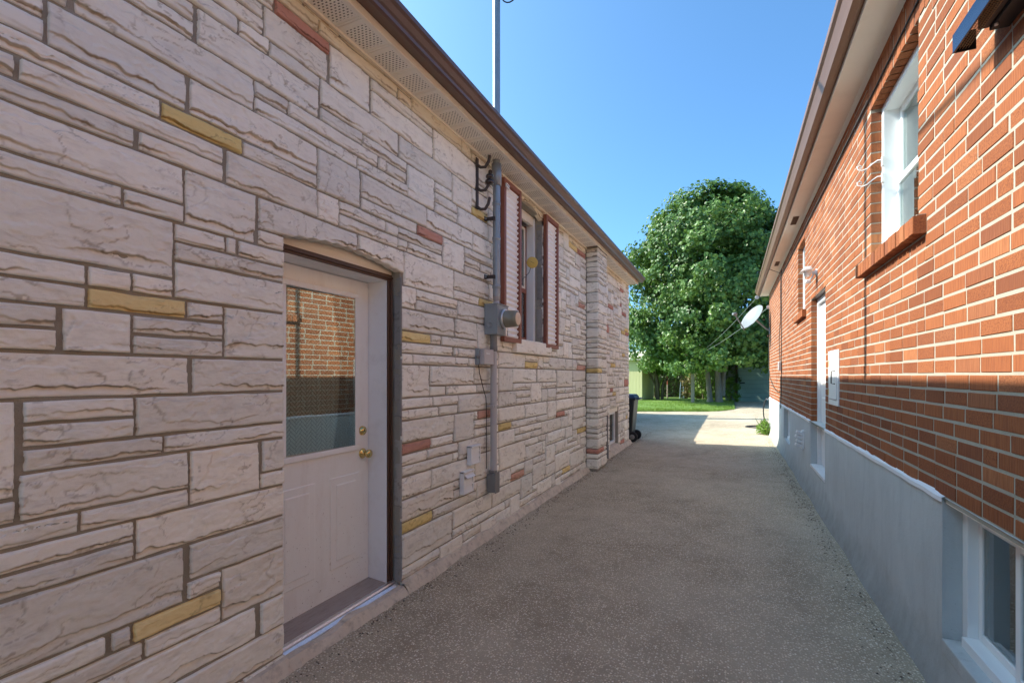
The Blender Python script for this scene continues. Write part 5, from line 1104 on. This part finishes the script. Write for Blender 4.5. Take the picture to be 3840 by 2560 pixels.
# ------------------------------------------------------------------ shed, garage, posts, far house
sh = thing('garden_shed', 'pale green board shed behind the bin at the left of the lawn', 'shed', (-6.1, 29, 0))
x0, x1, y0, y1, zt = -7.9, -4.98, 28.1, 29.7, 2.35
mp(B('body', M['shed'], sh, (x0 + .02, x1 - .02, y0 + .02, y1, .05, zt), bevel=0), sh)
for i in range(16): a_ = x0 + i * (x1 - x0) / 16; mp(B('board', M['shed'], sh, (a_ + .006, a_ + (x1 - x0) / 16 - .006, y0, y0 + .022, .12, zt), bevel=.002), sh)
for i in range(13): a_ = y0 + i * (y1 - y0) / 13; mp(B('board', M['shed'], sh, (x1 - .022, x1, a_ + .005, a_ + (y1 - y0) / 13 - .005, .12, zt), bevel=.002), sh)
mp(MB().add([(x0 - .15, y0 - .25, zt), (x1 + .12, y0 - .25, zt), (x1 + .12, y1 + .2, zt + .5), (x0 - .15, y1 + .2, zt + .5), (x0 - .15, y0 - .25, zt + .09), (x1 + .12, y0 - .25, zt + .09), (x1 + .12, y1 + .2, zt + .6), (x0 - .15, y1 + .2, zt + .6)], QF).build('roof', M['shed_trim'], sh), sh)
for a_ in (x0 + .1, x1 - .35): mp(B('footing', M['concrete'], sh, (a_, a_ + .28, y0 + .02, y0 + .3, -.1, .11), bevel=.01), sh)
mp(B('window', M['grey_pvc_d'], sh, (-6.35, -6.1, y0 - .02, y0 - .002, .9, 1.75), bevel=.003), sh)
sh.rotation_euler = (0, 0, R(-14)); sh.location.x += .62
ga = thing('green_garage', 'weathered green garage with a wide slatted door at the end of the drive', 'garage', (2.2, 30, 0))
x0, x1, y0, y1, zt = -.25, 4.4, 29.4, 35, 2.3
mp(B('wall', M['garage_w'], ga, (x0, x1, y0, y1, -.1, zt), bevel=0), ga)
m = MB(); m.add([(x0, y0, zt), (x1, y0, zt), ((x0 + x1) / 2, y0, zt + 1.25), (x0, y1, zt), (x1, y1, zt), ((x0 + x1) / 2, y1, zt + 1.25)], [(0, 1, 2), (3, 5, 4)]); mp(m.build('gable', M['garage_w'], ga, fix=False), ga)
m = MB(); xm = (x0 + x1) / 2
for sx in (-1, 1): m.add([(xm + sx * (x1 - x0 + .4) / 2, y0 - .2, zt - .10), (xm, y0 - .2, zt + 1.27), (xm, y1, zt + 1.27), (xm + sx * (x1 - x0 + .4) / 2, y1, zt - .10), (xm + sx * (x1 - x0 + .4) / 2, y0 - .2, zt - .02), (xm, y0 - .2, zt + 1.35), (xm, y1, zt + 1.35), (xm + sx * (x1 - x0 + .4) / 2, y1, zt - .02)], QF)
mp(m.build('roof', M['roof'], ga), ga)
dg = mp(B('garage_door', M['garage_w'], ga, (.38, 3.7, y0 - .02, y0 - .002, .0, 1.98), bevel=0), ga)
for i in range(8): B('slat', M['garage'], dg, (.42, 3.66, y0 - .045, y0 - .019, .02 + i * .243, .02 + i * .243 + .232), bevel=.006)
B('handle', M['black'], dg, (.50, .76, y0 - .075, y0 - .047, 1.02, 1.08), bevel=.005)
mp(B('frame_post', M['brown'], ga, (.27, .37, y0 - .05, y0 - .003, 0, 2.05), bevel=.003), ga)
for i in range(10): mp(B('siding', M['garage_w'], ga, (x0, .26, y0 - .014, y0 - .002, .04 + i * .21, .04 + i * .21 + .203), bevel=.003), ga)
mp(B('downspout', M['white'], ga, (2.15, 2.28, y0 - .25, y0 - .14, 2.15, 3.1), bevel=.01), ga)
mp(B('mailbox', M['blue_paint'], ga, (2.36, 2.95, y0 - .24, y0 - .16, 2.28, 2.6), bevel=.08), ga)
ga.rotation_euler = (0, 0, R(-9))
fh = thing('far_house', 'far house with a red tiled roof glimpsed over the garage', 'house', (2, 46, 0))
mp(B('wall', M['house_wall'], fh, (-3, 7, 42, 50, -.1, 3.6), bevel=0), fh)
m = MB(); m.add([(-3.4, 41.6, 3.55), (7.4, 41.6, 3.55), (7.4, 50.4, 3.55), (-3.4, 50.4, 3.55), (0, 46, 6.3), (4, 46, 6.3)], [(0, 1, 5, 4), (1, 2, 5), (2, 3, 4, 5), (3, 0, 4), (0, 3, 2, 1)]); mp(m.build('roof', M['terracotta'], fh), fh)
for x in (-1.5, 2): w_ = mp(B('window', M['vinyl'], fh, (x, x + 1.2, 41.9, 41.98, 1.4, 2.7), bevel=.01), fh); B('pane', M['glass'], w_, (x + .1, x + 1.1, 41.88, 41.895, 1.5, 2.6), bevel=0)
wp = thing('wooden_post', 'thick weathered wooden post standing on the lawn left of the maple', 'post', (-1.83, 26.6, 0))
MB().box(-.085, .085, -.08, .08, -.1, 2.75).build('shaft', M['post'], wp, .02); MB().box(-.5, .5, -.05, .05, 2.5, 2.6).build('crossbar', M['post'], wp, .01)
rpole = thing('red_pole', 'thin rusty red pole at the back of the lawn', 'pole', (-3.55, 30.6, 0)); MB().tube([(0, 0, -.1), (0, 0, 2.0)], .035, 10).build('shaft', M['rust'], rpole); MB().tube([(0, 0, 0), (0, 0, .9)], .042, 10).build('sleeve', M['post'], rpole)
gp_ = thing('fence_post', 'slim grey metal fence post behind the shrub', 'post', (-4.45, 30.9, 0)); MB().tube([(0, 0, -.1), (0, 0, 2.0)], .05, 10).build('shaft', M['grey_pvc'], gp_); MB().lathe((0, 0, 2.0), (0, 0, 1), [(0, .055), (.03, .05), (.06, .01)], 12).build('cap', M['steel'], gp_)
ldr = thing('step_ladder', 'pale blue step ladder among the plants behind the post', 'ladder', (-2.75, 31.0, 0))
for s_ in (-1, 1): MB().tube([(s_ * .2, -.3, 0), (s_ * .12, 0, 1.7)], .025, 6).build('rail', M['blue_paint'], ldr); MB().tube([(s_ * .2, .35, 0), (s_ * .12, .02, 1.7)], .02, 6).build('rear_leg', M['blue_paint'], ldr)
for i in range(5): t = (i + .6) / 5.5; MB().box(-.2 + .08 * t, .2 - .08 * t, -.3 + .3 * t - .05, -.3 + .3 * t + .04, 1.7 * t - .012, 1.7 * t + .012).build('tread', M['blue_paint'], ldr)
ldr.scale = (.62, .62, .62)
# ------------------------------------------------------------------ clothes lines
for nm, a_, b_, lab in (('clothes_line', (.60, 13.9, HC + 2.02), (-1.5, 26.55, 2.62), 'upper pale clothes line from the brick house eave to the lawn post'), ('clothes_line', (XR - .02, 13.66, HC + 1.72), (-1.55, 26.55, 2.56), 'lower pale clothes line from the brick house corner to the lawn post')):
    t = thing(nm, lab, 'clothes line', a_, group='clothes lines over the yard'); mp(MB().tube(sag(a_, b_, .12, 20), .0045, 6).build('line', M['line'], t), t); mp(MB().lathe(a_, (0, 1, 0), [(-.012, .045), (-.006, .05), (0, .04), (.006, .05), (.012, .045)], 16).build('pulley', M['alu'], t), t)

# ------------------------------------------------------------------ grit and dry leaf crumbs along the walls
gr_ = np.random.default_rng(123); n = 2600; side = gr_.random(n) < .55
y = gr_.uniform(.3, 13, n); dx = np.abs(gr_.normal(0, .07, n)) + .002
x = np.where(side, XL + .085 + dx, XR - .085 - dx); wide = gr_.random(n) < .10; x = np.where(wide, gr_.uniform(XL + .1, XR - .1, n), x)
s_ = gr_.uniform(.0025, .008, n) * np.where(wide, .8, 1); a = gr_.uniform(0, 6.28, n); z = np.array([gz(p, q) for p, q in zip(x, y)]) + .004
T4 = np.array([(1, 0, 0), (-.5, .8, 0), (-.5, -.8, 0), (0, 0, .9)]); Ra = np.stack([np.stack([np.cos(a), -np.sin(a)], 1), np.stack([np.sin(a), np.cos(a)], 1)], 1)
xy = np.einsum('nij,kj->nki', Ra, T4[:, :2]) * s_[:, None, None] * np.array([1.5, 1])[None, None]; zz = T4[None, :, 2] * s_[:, None] + z[:, None]
V = np.concatenate([xy + np.stack([x, y], 1)[:, None, :], zz[..., None]], 2).reshape(-1, 3); F = (np.array([(0, 1, 3), (1, 2, 3), (2, 0, 3)])[None] + (np.arange(n) * 4)[:, None, None]).reshape(-1, 3)
o = bpy.data.objects.new('grit', quads_mesh('grit', V, F, False, {'rnd': np.repeat(gr_.random(n), 4)})); link(o); tag(o, 'loose grit and crumbs along the foot of both walls', 'grit', kind='stuff')
t = NT('grit'); o.data.materials.append(t.done(t.bsdf(t.ramp(t.attr('rnd'), [(0, (.10, .08, .06)), (.5, (.22, .18, .13)), (.8, (.45, .38, .28)), (1, (.75, .7, .62))]), .9)))
